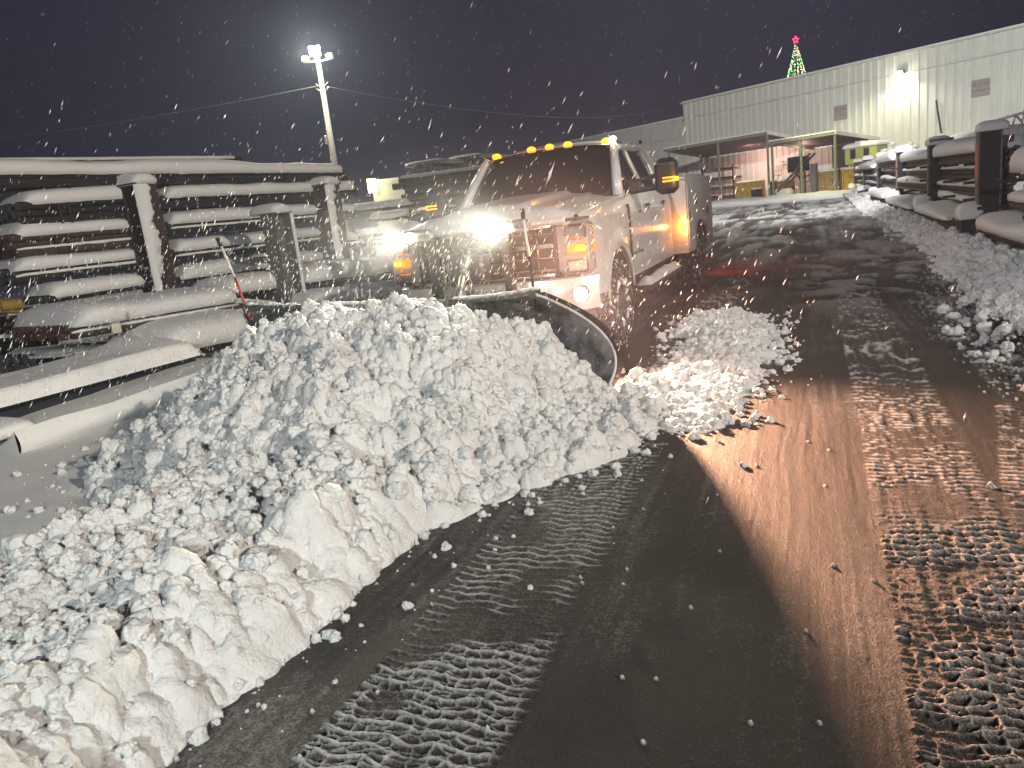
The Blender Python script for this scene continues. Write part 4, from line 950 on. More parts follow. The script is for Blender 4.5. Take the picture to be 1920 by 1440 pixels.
for k_, (px_, D) in enumerate(((735, 15.5), (697, 13.5), (800, 17.5))):
    q = at(px_, 480, D); T = empty('stub_post', (q.x, q.y, 0), 0, ['stubby snow capped post seen over the left plow light', 'dark snow capped stub post between left rack and the pale rows', 'short snow capped post beside the passenger mirror lamp'][k_], 'post')
    o = mb.build('column', POSTM, T) if k_ == 0 else link('column', C_me[0], None, T)
    s_ = mb2.build('snow_cover', POWDER, T, True) if k_ == 0 else link('snow_cover', C_me[1], None, T)
    if k_ == 0: C_me = (o.data, s_.data)
# white trailer office with two little windows and its lamp
p = at(702, 378, 30); TR = empty('site_trailer', (p.x, p.y, 0), .1, 'white site trailer with two small dark windows far left of the truck', 'trailer')
mb = MB(); mb.box((1.6, 1.2, 2.0), (3.2, 2.4, 1.9)); mb.build('wall', mat('trailer_white', (.6, .6, .52), .6), TR)
mb = MB(); mb.box((1.6, 1.2, 3.0), (3.4, 2.6, .10)); mb.build('roof', POWDER, TR); mb = MB(); mb.box((1.6, 1.2, .5), (3.0, 2.2, 1.0)); mb.build('skirt', BLACKP, TR)
for x_ in (.45, 1.35): mb = MB(); mb.box((x_, -.01, 2.0), (.5, .04, .28)); mb.build('window', GLASS, TR)
mb = MB(); mb.box((.0, -.1, 2.85), (.3, .12, .5)); mb.build('lamp_shade', mat('lamp_glow_green', (1, 1, .8), .5, emit=((1, .95, .45), 6)), TR)
lamp('POINT', 'trailer_lamp', (p.x-.1, p.y-.6, 2.9), 60, (1, .95, .5), None, .1)

# ---- right rack
TR2 = math.radians(21.5); DR = (math.sin(TR2), math.cos(TR2)); AR = (DR[1], -DR[0]); PRK = (7.2, 10.5); RZR = math.pi/2-TR2
def RW(s, off, z=0): return Vector((PRK[0]+s*DR[0]+off*AR[0], PRK[1]+s*DR[1]+off*AR[1], z))     # off>0: away from the road
posts_s = [3.2, 8.8, 15.4, 22.2, 29.4, 36.6, 44.2, 51.6]
ordn = ['nearest', 'second', 'third', 'fourth', 'fifth', 'sixth', 'seventh', 'farthest']
rrack = empty('bar_rack', RW(0, 0), RZR, 'long low rack of steel bars along the right side of the road', 'rack')
for i, s in enumerate(posts_s):
    zt = 1.80 if i != 0 else 1.83
    T = empty('post', (s, 0, 0), 0); T.parent = rrack
    mb = MB(); mb.box((0, -.16, zt/2), (.16, .30, zt)); mb.build('column', POSTB, T)
    mb = MB(); mb.box((0, .005, zt/2), (.22, .03, zt)); mb.box((0, -.325, zt/2), (.22, .03, zt)); mb.build('flange', POSTG, T)
    if i in (0, 2): mb = MB(); mb.box((-.0, .023, zt*.73), (.225, .006, zt*.32)); mb.build('painted_stripe', ORANGE, T)
    mb = MB(); mb.box((0, -.9, .30), (.18, 2.3, .24)); mb.box((0, -.9, .10), (.5, .3, .2)); mb.build('base_beam', POSTB, T)
    mb = MB(); V, F = cap_mesh(.32, .50, .19, i+3); mb.add([(x-.16, y-.2, z+zt) for x, y, z in V], F)
    V, F = cap_mesh(.40, .42, .30, i+13); mb.add([(x-.2, y+.12, z+.40) for x, y, z in V], F); mb.build('snow_cover', POWDER, T, True)['kind'] = 'stuff'
    if i == 0:
        mb = MB(); mb.box((-.2, -.9, zt+.24), (.26, .26, .22)); mb.box((.2, -.9, zt+.22), (.9, .2, .03)); mb.build('head_beam', POSTM, T); mb = MB(); V, F = cap_mesh(.5, .34, .15, 44); mb.add([(x-.52, y-.98, z+zt+.35) for x, y, z in V], F); mb.build('snow_cover', POWDER, T, True)
    if i == 1: mb = MB(); mb.box((.2, -.25, zt+.05), (.7, .5, .12)); mb.build('head_beam', POSTG, T)
shelf_names = ['top', 'second', 'third', 'fourth', 'lowest']
for b_ in range(8):
    if b_ == 0: sa, sb_ = -3.6, 3.0
    else: sa, sb_ = posts_s[b_-1]+.25, posts_s[b_]-.2
    bay = ('in front of its nearest post' if b_ == 0 else 'between its %s and %s posts' % (ordn[b_-1], ordn[b_]))
    lv = [1.34, 1.02, .72, .44, .16] if b_ else [1.02, .62, .22]
    for k_, z in enumerate(lv):
        rr_ = random.Random(b_*10+k_)
        L = (sb_-sa)*rr_.uniform(.80, .98) if b_ else 3.4
        s_0 = sa+(sb_-sa-L)*rr_.uniform(.0, 1) if b_ else -1.75+[.1, .1, .35][k_]
        offc = .42+rr_.uniform(-.16, .10) if b_ else [.55, .45, .15][k_]
        if k_ == len(lv)-1 and b_: offc = .05
        rad = rr_.choice((.040, .046, .05)) if b_ < 3 else .055; rows = (3 if b_ < 4 else 1) if b_ else 2
        per = int(.56/(2*rad)) if b_ < 3 else 5; sn_ = [.26, .07, .09, .12, .17][k_]*rr_.uniform(.8, 1.25) if b_ else [.34, .16, .22][k_]
        nm = shelf_names[k_] if b_ else ['top', 'middle', 'lowest'][k_]
        t_ = bundle('bar_bundle', RW(s_0, offc, z-.02), RZR, L, rows, per, rad, rr_.choice((BARB, BARD, RUST, BARB)), rr_.choice((ENDR, ENDR, ENDG)), sn_, '%s shelf of snowy bars, roadside rack, %s' % (nm, bay), 'bar bundles in the roadside rack', jit=.12, thin=k_ in (1, 2, 3), snw=(.62*1.3 if k_ in (0, len(lv)-1) else .62), lift=(lambda u, q=rr_.uniform(0, 6): .05*math.sin(u*5+q)))
    T = rrack
    for z in lv[:-1]:
        for xx in ((sa+sb_)/2, sa+.4, sb_-.4):
            if b_ == 0:
                mb = MB(); mb.box((xx, -.3, z-.045), (.10, .8, .05)); mb.build('arm', POSTB, T); continue
            if 'ARM' not in globals(): mb = MB(); mb.box((0, 0, 0), (.10, .8, .05)); ARM = mb.build('arm', POSTB, T); ARM.location = (xx, -.3, z-.045)
            else: c_ = ARM.copy(); C.objects.link(c_); c_.location = (xx, -.3, z-.045)
    mb = MB(); mb.box(((sa+sb_)/2, -.5, .10), (sb_-sa, .9, .20)) if b_ else mb.box(((sa+sb_)/2+.3, -.6, .08), (sb_-sa, .9, .16)); mb.build('foot_rail', POSTB, T)
# big covered load behind the third bay, and snow-laced pipework by the nearest post
p = RW(9.5, 1.9, 1.35); bundle('bar_stack', p, RZR, 5.0, 3, 12, .06, BARD, ENDR, .42, 'high stack under a broad snow hump behind the bay between nearest and second posts', 'bar stacks behind the roadside rack', thin=False)
p = RW(4.2, 2.2, 1.55); bundle('bar_stack', p, RZR, 3.6, 3, 10, .05, RUST, ENDR, .18, 'rusty stack with red ends just behind the nearest post', 'bar stacks behind the roadside rack', thin=False)
mb = MB(); q = RW(5.4, 1.5, 2.02)
for k in range(9):
    a = random.uniform(-.5, .5); mb.tube([q+Vector((-.6+.17*k, .1*a, -.1)), q+Vector((-.55+.17*k, .1*a, .05+.10*random.random())), q+Vector((-.42+.17*k, .2*a, -.05))], .024, 6)
mb.tube([q+Vector((-.9, 0, .02)), q+Vector((-.3, 0, .12)), q+Vector((.6, 0, .02)), q+Vector((1.1, 0, .05))], .03, 6); tag(mb.build('chain_sling', POWDER, None, True), 'bright snow coated chain sling heaped on the rack by its nearest post', 'chain')
# ---------------------------------------------------------------- buildings
WA = math.radians(35.6); WD = (-math.sin(WA), math.cos(WA)); WN = (-WD[1], WD[0]); WP = (22.2, 48.0)      # along (to the left/away), out (towards the yard)
RZW = math.atan2(WD[1], WD[0])
def WW(s, off, z=0): return Vector((WP[0]+s*WD[0]+off*WN[0], WP[1]+s*WD[1]+off*WN[1], z))
SID = mat('white_siding', (.62, .63, .58), .5, var=(1.2, (.50, .51, .47), .45, .7, (1, 1, .3)))
SIDP = mat('plain_siding', (.55, .55, .52), .55, var=(2, (.45, .45, .43), .45, .7))
WH = 7.38
hall = empty('warehouse', WW(0, 0), RZW, 'long white ribbed metal warehouse across the back right of the yard', 'warehouse')
def rib_panel(w_, z0, z1, ribs=(0.0, .5), pr=.045):
    q = MB(); xs = [0]; ys = [0]
    n = 2; pitch = w_/n
    for k in range(n):
        a = k*pitch; xs += [a+pitch*.32, a+pitch*.40, a+pitch*.60, a+pitch*.68, a+pitch*.999]; ys += [0, pr, pr, 0, 0]
    V = [(x, y, z) for z in (z0, z1) for x, y in zip(xs, ys)]; m = len(xs); q.add(V, [(i, i+1, m+i+1, m+i) for i in range(m-1)])
    return q
PW = .92
up = rib_panel(PW, 6.37, WH).build('fascia_panel', SID, hall); lo_ = rib_panel(PW, 3.2, 6.32).build('wall_panel', SID, hall); lo2 = rib_panel(PW, 0, 3.2).build('wall_panel', SID, hall)
up.location = lo_.location = lo2.location = (-22, 0, 0); sgn = -1
first = True
s_ = -22
while s_ < 13.0-PW*.5:
    for o in (up, lo_, lo2):
        if o is lo2 and -.2 < s_+PW/2 < 1.4: continue
        if abs(s_+22) > .01:
            c_ = o.copy(); C.objects.link(c_); c_.location = (s_, 0, 0)
    s_ += PW
mb = MB(); mb.box((-4.5, -.30, WH/2-.1), (35.2, .3, WH-.4)); mb.build('inner_wall', SIDP, hall)
mb = MB(); mb.bb((-4.5, .03, 6.345), (35.2, .12, .06)); mb.build('seam_trim', SIDP, hall)
mb = MB(); mb.bb((-4.5, .0, WH+.04), (35.3, .28, .10)); mb.build('eave_gutter', SIDP, hall)
mb = MB(); mb.box((-4.5, -14.2, WH-.1), (35.2, 28, .12)); mb.box((13.1, -14.2, WH/2), (.1, 28, WH)); mb.build('roof', SIDP, hall)
mb = MB(); mb.box((-4.5, -.45, WH+.12), (35.2, .8, .10)); mb.build('roof_snow', POWDER, hall)

DOORM = mat('door_dark', (.02, .022, .025), .6)
mb = MB(); mb.box((.62, .0, 1.55), (1.55, .05, 3.1)); mb.build('door_opening', DOORM, hall)
mb = MB(); mb.bb((-.2, .06, 1.6), (.12, .12, 3.2)); mb.bb((1.42, .06, 1.6), (.12, .12, 3.2)); mb.bb((.61, .06, 3.22), (1.74, .12, .12)); mb.build('door_frame', SIDP, hall)
# wall pack lamp
mb = MB(); mb.bb((-2.98, .20, 6.42), (.34, .30, .26), None, .04); wl = mb.build('wall_lamp', mat('lamp_body', (.2, .2, .2), .5), hall)
mb = MB(); mb.bb((-2.98, .34, 6.36), (.28, .06, .18), None, .02); mb.build('lamp_lens', mat('lamp_lens_hot', (1, 1, .9), .3, emit=((1, .93, .65), 250)), wl)
lamp('SPOT', 'wall_lamp_light', WW(-2.98, .75, 6.3), 380, (1, .96, .82), WW(-2.98, 3.2, 0), .12, 165, .5)
lamp('POINT', 'wall_lamp_glow', WW(-2.98, .62, 6.2), 45, (1, .95, .75), None, .12)
# two faded notices high on the wall
SG = mat('faded_sign', (.30, .28, .28), .6); RL = mat('faded_red', (.24, .09, .10), .7)
def notice(s, z, w_, h_, lines, label):
    T = empty('wall_notice', WW(s, .06, z), RZW, label, 'sign'); mb = MB(); mb.bb((0, 0, 0), (w_, .03, h_), None, .008); mb.build('board', SG, T)
    for i, (tx, sz, dz) in enumerate(lines): text(tx, sz, (0, .018, dz), (math.pi/2, 0, math.pi), RL, T, 'lettering', .002)
notice(.76, 4.83, .86, .84, (('SLOW', .27, .18), ('NO PARKING', .135, -.14)), 'faded grey notice with dull red lettering left of the wall lamp')
notice(-7.08, 4.83, .92, .84, (('SLOW', .30, .18), ('NO PARKING', .15, -.14)), 'faded grey notice with dull red lettering right of the wall lamp')
mb = MB(); mb.box((-5.0, .12, 3.7), (.05, .12, 1.8), Matrix.Rotation(.16, 3, 'Y')); mb.build('bent_flashing', DOORM, hall)
# lower building to the left
low = empty('low_building', WW(13.15, 0, 0), RZW, 'lower plain white building left of the ribbed warehouse, behind the truck cab', 'building')
for a, b_ in ((0, 3.4), (3.45, 7.6), (7.65, 12.5), (12.55, 20)):
    mb = MB(); mb.bb(((a+b_)/2, -.02, 3.2), (b_-a, .08, 6.4), None, .02); mb.build('wall_panel', SIDP, low)
mb = MB(); mb.box((10, -8.2, 3.1), (20, 16, 6.2)); mb.build('inner_wall', SIDP, low); mb = MB(); mb.bb((10, -.0, 6.45), (20.1, .3, .12)); mb.build('roof_edge', POWDER, low)
mb = MB(); mb.box((4.2, .05, 5.3), (.3, .06, .26)); mb.build('vent', DOORM, low)
mb = MB(); mb.bb((1.8, .04, 5.1), (2.6, .02, .04)); mb.bb((3.2, .04, 4.0), (.05, .02, 3.4)); mb.build('trim', mat('trim_grey', (.35, .35, .34), .6), low)
# canopies
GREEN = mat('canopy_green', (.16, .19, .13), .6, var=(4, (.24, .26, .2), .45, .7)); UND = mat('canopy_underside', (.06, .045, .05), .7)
def canopy(sa, sb_, off, zf, zb, label, mids):
    T = empty('canopy', WW(0, 0, 0), RZW, label, 'canopy', 'metal canopies against the warehouse')
    n = int((sb_-sa)/.16); xs = [sa+(sb_-sa)*i/n for i in range(n+1)]; V = []
    for y, z in ((off, zf), (.35, zb)):
        for i, x in enumerate(xs): V.append((x, y, z+.05+.028*(i % 2)))
    mb = MB(); mb.add(V, [(i, i+1, n+2+i, n+1+i) for i in range(n)]); mb.build('roof_sheet', POWDER, T)
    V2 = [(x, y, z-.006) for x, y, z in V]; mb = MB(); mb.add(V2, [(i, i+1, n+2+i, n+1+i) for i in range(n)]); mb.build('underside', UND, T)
    mb = MB()
    for i in range(n): mb.add([(xs[i], off+.015, zf+.05+.028*(i % 2)), (xs[i+1], off+.015, zf+.05+.028*((i+1) % 2)), (xs[i+1], off+.03, zf+.12+.028*((i+1) % 2)), (xs[i], off+.03, zf+.12+.028*(i % 2))], [(0, 1, 2, 3)])
    mb.build('snow_edge', POWDER, T)
    mb = MB(); mb.bb(((sa+sb_)/2, off-.05, zf-.03), (sb_-sa, .08, .16)); mb.build('front_beam', GREEN, T)
    L_ = math.hypot(off-.35, zf-zb); an = math.atan2(zf-zb, off-.35)
    for x in (sa, sb_): mb = MB(); mb.bb((x, (off+.35)/2, (zf+zb)/2+.02), (.08, L_, .22), Matrix.Rotation(an, 3, 'X')); mb.build('side_fascia', SIDP if x == sa else GREEN, T)
    for x in mids: mb = MB(); mb.box((x, off-.12, zf/2-.05), (.10, .10, zf-.1)); mb.build('post', GREEN, T)
    for x in mids[:1]+mids[-1:]: mb = MB(); mb.box((x, 1.6, (zb+.3)/2), (.09, .09, zb+.3)); mb.build('post', GREEN, T)
    return T
canopy(2.5, 10.6, 5.0, 4.08, 3.35, 'long metal canopy with snowy wavy edge, left of the two', (2.6, 6.2, 10.3))
canopy(-1.8, 2.42, 5.0, 3.48, 2.95, 'shorter metal canopy with snowy wavy edge, right of the two', (-1.7, .4, 2.3))
lamp('AREA', 'canopy_strip_light', WW(6.0, 2.6, 3.45), 160, (1, .58, .48), WW(5.5, .6, 1.2), .5)
lamp('POINT', 'canopy_lamp', WW(1.9, 2.2, 2.7), 90, (1, .66, .52), None, .15)
lamp('SPOT', 'bin_flood', WW(-.8, 6.8, 5.8), 900, (1, .92, .45), WW(-1.6, 3.0, 1.0), .15, 100, .6)
# bins, tanks and machinery under and beside the canopies
YEL = mat('bin_yellow', (.48, .34, .06), .6, var=(3, (.25, .17, .06), .45, .7)); YGR = mat('cab_yellow_green', (.42, .42, .12), .5)
def bin_(s0, s1, off, z, label, m=YEL, depth=1.1, stains=True, snow=.1):
    T = empty('steel_bin', WW((s0+s1)/2, off, 0), RZW, label, 'bin'); L = s1-s0
    mb = MB(); mb.bb((0, -depth/2, z/2+.06), (L, depth, z-.12), None, .03); mb.build('body', m, T)
    mb = MB()
    for x in (-L*.46, -L*.15, L*.17, L*.46): mb.box((x, .03, z/2), (.07, .06, z-.1))
    mb.box((0, .03, z-.08), (L+.04, .08, .09)); mb.box((0, .03, .14), (L+.04, .08, .09)); mb.build('rib', m, T)['kind'] = 'stuff'
    for x in (-L*.3, L*.3): mb = MB(); mb.box((x, -depth/2, .05), (.12, depth*.9, .10)); mb.build('skid', BLACKP, T)
    V, F = cap_mesh(L, depth, snow, int(s0*10)); mb = MB(); mb.add([(x-L/2, y-depth/2, zz+z-.01) for x, y, zz in V], F); mb.build('snow_cap', POWDER, T, True)
bin_(4.95, 6.5, 3.0, 1.40, 'yellow steel bin, leftmost under the long canopy', snow=.05)
bin_(3.0, 4.15, 2.7, 1.22, 'dull yellow low bin behind the black trash can', mat('bin_ochre', (.36, .25, .08), .7, var=(4, (.2, .13, .06), .4, .7)))
bin_(-.85, .6, 3.0, 1.50, 'stained yellow bin right of the canopies, snow on top', mat('bin_stain', (.42, .30, .10), .7, var=(5, (.14, .09, .04), .42, .66)))
bin_(-2.3, -1.0, 3.0, 1.48, 'brighter yellow bin with drip stains below the small cab', mat('bin_bright', (.52, .36, .05), .6, var=(5, (.18, .10, .03), .42, .66, (3, 1, .5))))
T = empty('trash_can', WW(4.4, 3.6, 0), RZW, 'black wheeled trash can beside a canopy post', 'trash can')
mb = MB(); mb.add([(x*k, y*k, z) for z, k in ((.05, .8), (.82, 1)) for x, y in ((-.26, -.26), (.26, -.26), (.26, .26), (-.26, .26))], [(0, 1, 2, 3), (4, 5, 6, 7), (0, 1, 5, 4), (1, 2, 6, 5), (2, 3, 7, 6), (3, 0, 4, 7)]); mb.build('body', BLACKP, T)
mb = MB(); mb.bb((0, 0, .86), (.58, .6, .07), None, .03); mb.build('lid', BLACKP, T); mb = MB(); V, F = cap_mesh(.5, .5, .07, 4); mb.add([(x-.25, y, z+.89) for x, y, z in V], F); mb.build('snow_cap', POWDER, T, True)
for x in (-.2, .2): mb = MB(); mb.tube([(x, -.28, .08), (x+.04, -.28, .08)], .08, 10); mb.build('wheel', BLACKP, T)
T = empty('loader_cab', WW(-2.1, 2.4, 0), RZW, 'yellow-green machine cab with two dark windows and lumpy snow on its roof', 'machine')
mb = MB(); mb.bb((0, 0, 2.15), (1.9, 1.2, .95), None, .06); mb.bb((0, -.1, .9), (1.5, 1.0, 1.7)); mb.build('body', YGR, T)
for x in (.45, -.35): mb = MB(); mb.bb((x, .60, 2.25), (.32, .03, .50), None, .01); mb.build('window', DOORM, T); mb = MB(); mb.bb((x, .605, 2.52), (.38, .03, .04)); mb.bb((x, .605, 1.98), (.38, .03, .04)); mb.build('window_trim', YGR, T)['kind'] = 'stuff'
V, F = cap_mesh(2.2, 1.4, .26, 17); mb = MB(); mb.add([(x-1.1, y, z+2.6) for x, y, z in V], F); mb.build('snow_cap', POWDER, T, True)
mb = MB()
for k in range(12): a = random.uniform(-3.2, -.9); mb.bb((a, random.uniform(-.3, .5), 2.15+random.uniform(0, .4)), (.34, .3, .24), Matrix.Rotation(random.uniform(0, 3), 3, 'Z'), .1)
mb.build('snow_lumps', POWDER, T, True)['kind'] = 'stuff'
# stored pipe rack, ladder, tank and clutter under the long canopy
T = empty('storage_rack', WW(8.0, 2.4, 0), RZW, 'storage rack crammed with rusty pipes at the left end of the long canopy', 'rack')
for z in (.5, 1.1, 1.7, 2.3):
    mb = MB(); mb.box((0, 0, z), (2.6, .8, .06)); mb.build('shelf', WOOD, T)
    for k in range(5): mb = MB(); y = -.3+.15*k; mb.tube([(-1.4+random.random()*.4, y, z+.09+random.random()*.05), (1.3+random.random()*.3, y, z+.1+random.random()*.12)], .05, 8); mb.build('pipe', random.choice((RUST, BARB, WOOD)), T)
    mb = MB(); V, F = cap_mesh(2.2, .5, .07, int(z*10)); mb.add([(x-1.1, y, zz+z+.12) for x, y, zz in V], F); mb.build('snow_cap', POWDER, T, True)
for x in (-1.25, 1.25): mb = MB(); mb.box((x, .38, 1.3), (.09, .09, 2.6)); mb.build('upright', POSTM, T)
T = empty('gas_tank', WW(2.6, 3.4, 0), RZW, 'small white horizontal tank on the ground below the diagonal brace', 'tank')
mb = MB(); mb.tube([(-.62, 0, .42), (-.55, 0, .42), (-.45, 0, .42), (.45, 0, .42), (.55, 0, .42), (.62, 0, .42)], [.10, .26, .34, .34, .26, .10], 16); mb.build('shell', mat('tank_white', (.55, .53, .5), .5), T, True)
for x in (-.35, .35): mb = MB(); mb.box((x, 0, .1), (.08, .5, .2)); mb.build('foot', STEEL, T)
T = empty('conveyor', WW(1.7, 3.2, 0), RZW, 'diagonal steel brace and stair frame between the canopy posts', 'machine')
mb = MB(); mb.box((0, 0, 1.6), (.10, .10, 3.0), Matrix.Rotation(-.85, 3, 'Y')); mb.box((0, .5, 1.6), (.10, .10, 3.0), Matrix.Rotation(-.85, 3, 'Y')); mb.build('stringer', STEEL, T)['kind'] = 'stuff'
for k in range(8):
    mb = MB(); mb.box((-.9+.26*k, .25, .78+.225*k), (.16, .5, .03)); mb.build('tread', STEEL, T)
mb = MB(); mb.bb((-1.1, .1, 1.0), (.34, .3, 2.0)); mb.build('cabinet', mat('cabinet_grey', (.12, .13, .13), .6), T); mb = MB(); mb.bb((.5, -.8, 2.1), (1.0, .8, .9)); mb.build('hopper', BLACKM, T)
mb = MB(); mb.tube([(-.3, -.9, .5), (-.25, -.9, 1.4), (.3, -.7, 1.2), (.8, -.8, 1.7)], .07, 8); mb.build('duct', STEEL, T, True)
notice(5.3, 1.80, .62, .40, (('DANGER', .13, .06),), 'small white sign with red lettering under the long canopy')
C.objects['wall_notice.002'].children[0].data.materials[0] = mat('sign_white', (.6, .58, .55), .6)
# snow heaps at the foot of the hall
mb = MB(); V, F = cap_mesh(20, 2.2, .45, 61); mb.add([(x-4, y+5.9, z) for x, y, z in V], F); o = mb.build('yard_snow_ridge', POWDER, None, True); o.location = WW(0, 0, 0); o.rotation_euler = (0, 0, RZW); tag(o, 'low ridge of plowed snow along the front of the canopies', 'snow ridge')

# lit tree of light strings on the roof
TX = empty('light_tree', at(1494, 148, 58)*1, 0, 'cone of green, white and red light strings topped by a red star', 'light tree')
tx = TX.location; tx.z = WH; Ht = at(1493, 82, 58).z-WH
for cm, col, st_ in (('green_lights', (.05, 1, .30), 5), ('white_lights', (1, .88, .50), 7), ('red_lights', (1, .10, .05), 5)):
    mb = MB(); pr0 = {'green_lights': .45, 'white_lights': .42, 'red_lights': .13}[cm]
    for k in range(int(620*pr0)):
        v = 1-random.random()**.62*1.0; v = 1-math.sqrt(random.random()); a = round(random.uniform(0, 2*math.pi)/(2*math.pi)*14)/14*2*math.pi+random.uniform(-.06, .06); r = .86*(1-v)+.03
        c = Vector((r*math.cos(a), r*math.sin(a), .05+Ht*v)); q = .021; mb.add([c+Vector(d)*q for d in ((1, 0, 0), (-1, 0, 0), (0, 1, 0), (0, -1, 0), (0, 0, 1), (0, 0, -1))], [(0, 2, 4), (2, 1, 4), (1, 3, 4), (3, 0, 4), (2, 0, 5), (1, 2, 5), (3, 1, 5), (0, 3, 5)])
    mb.build(cm, mat(cm+'_glow', col, .5, emit=(col, st_)), TX)['kind'] = 'stuff'
mb = MB()
for k in range(14): a = k/14*2*math.pi; mb.tube([(.88*math.cos(a), .88*math.sin(a), 0), (0, 0, Ht)], .006, 4)
mb.tube([(0, 0, 0), (0, 0, Ht+.1)], .03, 6); mb.build('wire_frame', DOORM, TX)['kind'] = 'stuff'
mb = MB(); sp_ = []
for k in range(10): a = math.pi/2+k*math.pi/5; r = .24 if k % 2 == 0 else .10; sp_.append((r*math.cos(a), Ht+.26+r*math.sin(a)))
mb.tube([(x, 0, z) for x, z in sp_]+[(sp_[0][0], 0, sp_[0][1])], .03, 5); mb.build('star', mat('star_red', (1, .05, .1), .5, emit=((1, .03, .12), 6)), TX)

# yard light pole
PX = Vector((-5.28, 28, 0)); T = empty('light_pole', PX, 0, 'tall pale pole with glowing floodlights on top, behind the left rack', 'light pole')
POLEM = mat('pole_pale', (.42, .41, .38), .6, var=(3, (.3, .29, .27), .45, .7, (1, 1, .2)))
mb = MB(); mb.tube([(0, 0, 0), (0, 0, 3.5), (0, 0, 7.25)], [.135, .115, .075], 14); mb.build('shaft', POLEM, T, True)
mb = MB(); mb.tube([(-.42, 0, 7.05), (0, 0, 7.0), (.42, 0, 7.05)], .03, 6); mb.build('crossarm', POLEM, T)
HOT = mat('flood_hot', (1, 1, .9), .3, emit=((1, .93, .70), 400)); SHADE = mat('flood_shade', (.5, .5, .45), .4)
for x, y in ((-.42, 0), (.42, 0), (0, -.2)):
    mb = MB(); mb.bb((x, y, 7.12 if y == 0 else 7.30), (.24, .22, .22), None, .05); fl = mb.build('floodlight', SHADE, T)
    mb = MB(); mb.bb((x, y-.125, 7.10 if y == 0 else 7.28), (.18, .02, .14) if y == 0 else (.36, .03, .30), None, .01); mb.build('lens', HOT if y else mat('flood_dim', (1, 1, .9), .3, emit=((1, .95, .75), 1.5)), fl)
for z in (6.3, 6.15): mb = MB(); mb.tube([(-.2, 0, z), (-.1, 0, z-.08), (.1, 0, z-.08), (.22, 0, z+.02)], .02, 6); mb.build('bracket', POLEM, T)
mb = MB(); mb.bb((-.14, -.05, 4.45), (.10, .16, .3), None, .02); mb.build('junction_box', POLEM, T)
def wire(a, b_, sag, label, r=.012):
    mb = MB(); mb.tube([a.lerp(b_, t)-Vector((0, 0, sag*4*t*(1-t))) for t in [i/30 for i in range(31)]], r, 5); tag(mb.build('overhead_wire', POLEM, None), label, 'wire', 'wires on the light pole')
wire(PX+Vector((0, 0, 6.25)), at(-500, 300, 40), .5, 'snow-coated wire sagging from the pole toward the left edge')
wire(PX+Vector((.1, 0, 6.2)), Vector((14, 62, 7.5)), .8, 'faint wire running from the pole to the right behind the truck', .006)
lamp('SPOT', 'pole_flood', PX+Vector((0, -.5, 7.3)), 2500, (1, .92, .72), (-2.5, 16, 0), .15, 150, .6)
lamp('POINT', 'pole_glow', PX+Vector((0, -.45, 7.35)), 900, (1, .92, .72), None, .12)
# distant dark tree line and sheds so that the yard does not end in nothing
# ---------------------------------------------------------------- falling snow: elongated wind-blown flakes
def flakes(name, n, box, lab, smin=.0022, smax=.005, keep=None, seed=1):
    r = np.random.default_rng(seed); P = np.stack([r.uniform(box[0], box[1], n), r.uniform(box[2], box[3], n), r.uniform(box[4], box[5], n)], -1)
    if keep is not None: P = P[keep(P, r)]
    n = len(P); base = np.array([(1, 0, 0), (-.5, .87, 0), (-.5, -.87, 0)]); 
    d = np.array([-.50, -.15, -.85]); d = d+r.normal(0, .13, (n, 3)); d /= np.linalg.norm(d, axis=1)[:, None]
    a = np.cross(d, [0, 1, 0.1]); a /= np.linalg.norm(a, axis=1)[:, None]; b = np.cross(d, a)
    s = (smin+(smax-smin)*r.uniform(size=n)**2)[:, None]; L = s*r.uniform(4.0, 11, n)[:, None]
    ring = [P+(a*x+b*y)*s for x, y, _ in base]; V = np.concatenate([(P+d*L)[:, None], (P-d*L)[:, None]]+[q[:, None] for q in ring], 1).reshape(-1, 3)
    f = np.array([(0, 2, 3), (0, 3, 4), (0, 4, 2), (1, 3, 2), (1, 4, 3), (1, 2, 4)]); F = (np.arange(n)[:, None, None]*5+f[None]).reshape(-1, 3)
    o = np_mesh(name, V, F, FLK, None, True); return tag(o, lab, None, None, 'stuff')
FLK = mat('snowflake', (.85, .85, .85), .6)
def kp(P, r): return P[:, 1] > 1.2
flakes('falling_snow', 5500, (-9, 12, 1.3, 22, .1, 7), 'wind-blown snowflakes falling across the yard', .0010, .0040, kp, 3)
def kn(P, r):
    lx = (P[:, 0]-TO.x)*fx_[0]+(P[:, 1]-TO.y)*fx_[1]; ly = (P[:, 0]-TO.x)*lf_[0]+(P[:, 1]-TO.y)*lf_[1]
    return (lx > .5) & (r.uniform(size=len(P)) < np.exp(-np.abs(lx-1.6)/1.2)*np.exp(-np.clip(P[:, 2]-1.3, 0, 9)/.35)*np.exp(-(ly+1.0)**2/7))
flakes('blowing_snow', 38000, (-5.0, 2.0, 3.0, 8.5, .5, 2.3), 'dense gust of snowflakes thrown up over the plow blade and its lights', 0.0014, .0034, kn, 5)
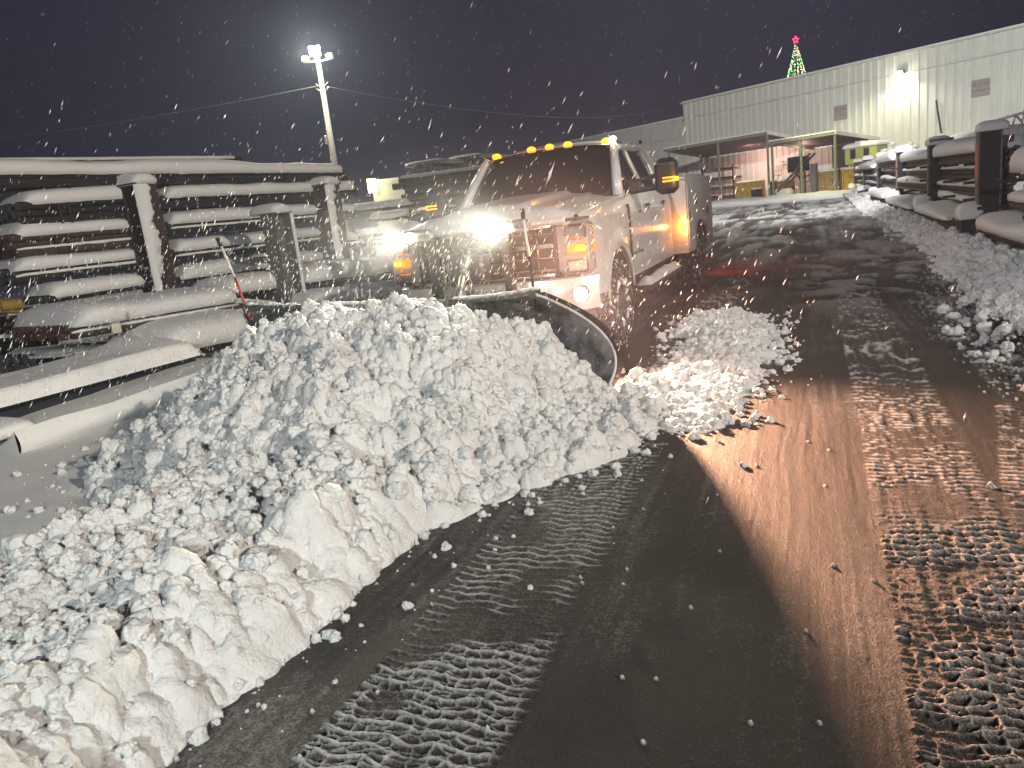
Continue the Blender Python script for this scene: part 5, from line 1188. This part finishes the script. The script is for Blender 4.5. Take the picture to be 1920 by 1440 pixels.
# ---------------------------------------------------------------- haze
HZ = bpy.data.materials.new('snow_haze'); HZ.use_nodes = True; t = HZ.node_tree; t.nodes.clear()
o_ = t.nodes.new('ShaderNodeOutputMaterial'); v_ = t.nodes.new('ShaderNodeVolumePrincipled'); v_.inputs['Color'].default_value = (.62, .76, 1, 1); v_.inputs['Density'].default_value = HAZE_D; v_.inputs['Anisotropy'].default_value = .35
t.links.new(v_.outputs[0], o_.inputs['Volume'])
mb = MB(); mb.box((0, 40, 6), (900, 900, 14)); hz = mb.build('haze', HZ, None); hz['kind'] = 'stuff'

# mist over the blade, added to give the plow lamps a visible glow
MS = bpy.data.materials.new('lamp_glow_mist'); MS.use_nodes = True; t = MS.node_tree; t.nodes.clear()
o_ = t.nodes.new('ShaderNodeOutputMaterial'); v_ = t.nodes.new('ShaderNodeVolumePrincipled'); v_.inputs['Color'].default_value = (.95, .95, 1, 1); v_.inputs['Anisotropy'].default_value = .3
tc = t.nodes.new('ShaderNodeTexCoord'); ln_ = t.nodes.new('ShaderNodeVectorMath'); ln_.operation = 'LENGTH'; t.links.new(tc.outputs['Object'], ln_.inputs[0])
m_ = t.nodes.new('ShaderNodeMapRange'); m_.interpolation_type = 'SMOOTHSTEP'; m_.inputs[1].default_value = 1.0; m_.inputs[2].default_value = .1; m_.inputs[3].default_value = 0; m_.inputs[4].default_value = MIST_D
t.links.new(ln_.outputs['Value'], m_.inputs[0]); t.links.new(m_.outputs[0], v_.inputs['Density']); t.links.new(v_.outputs[0], o_.inputs['Volume'])
bm = bmesh.new(); bmesh.ops.create_icosphere(bm, subdivisions=3, radius=1.0); me = bpy.data.meshes.new('lamp_glow_mist'); bm.to_mesh(me); bm.free()
ms_ = link('lamp_glow_mist', me, MS); ms_['kind'] = 'stuff'; ms_.scale = (1.15, 2.1, .80); ms_.rotation_euler = (0, 0, TYAW); ms_.location = (TO.x+.9*fx_[0]-.05*lf_[0], TO.y+.9*fx_[1]-.05*lf_[1], 1.40)
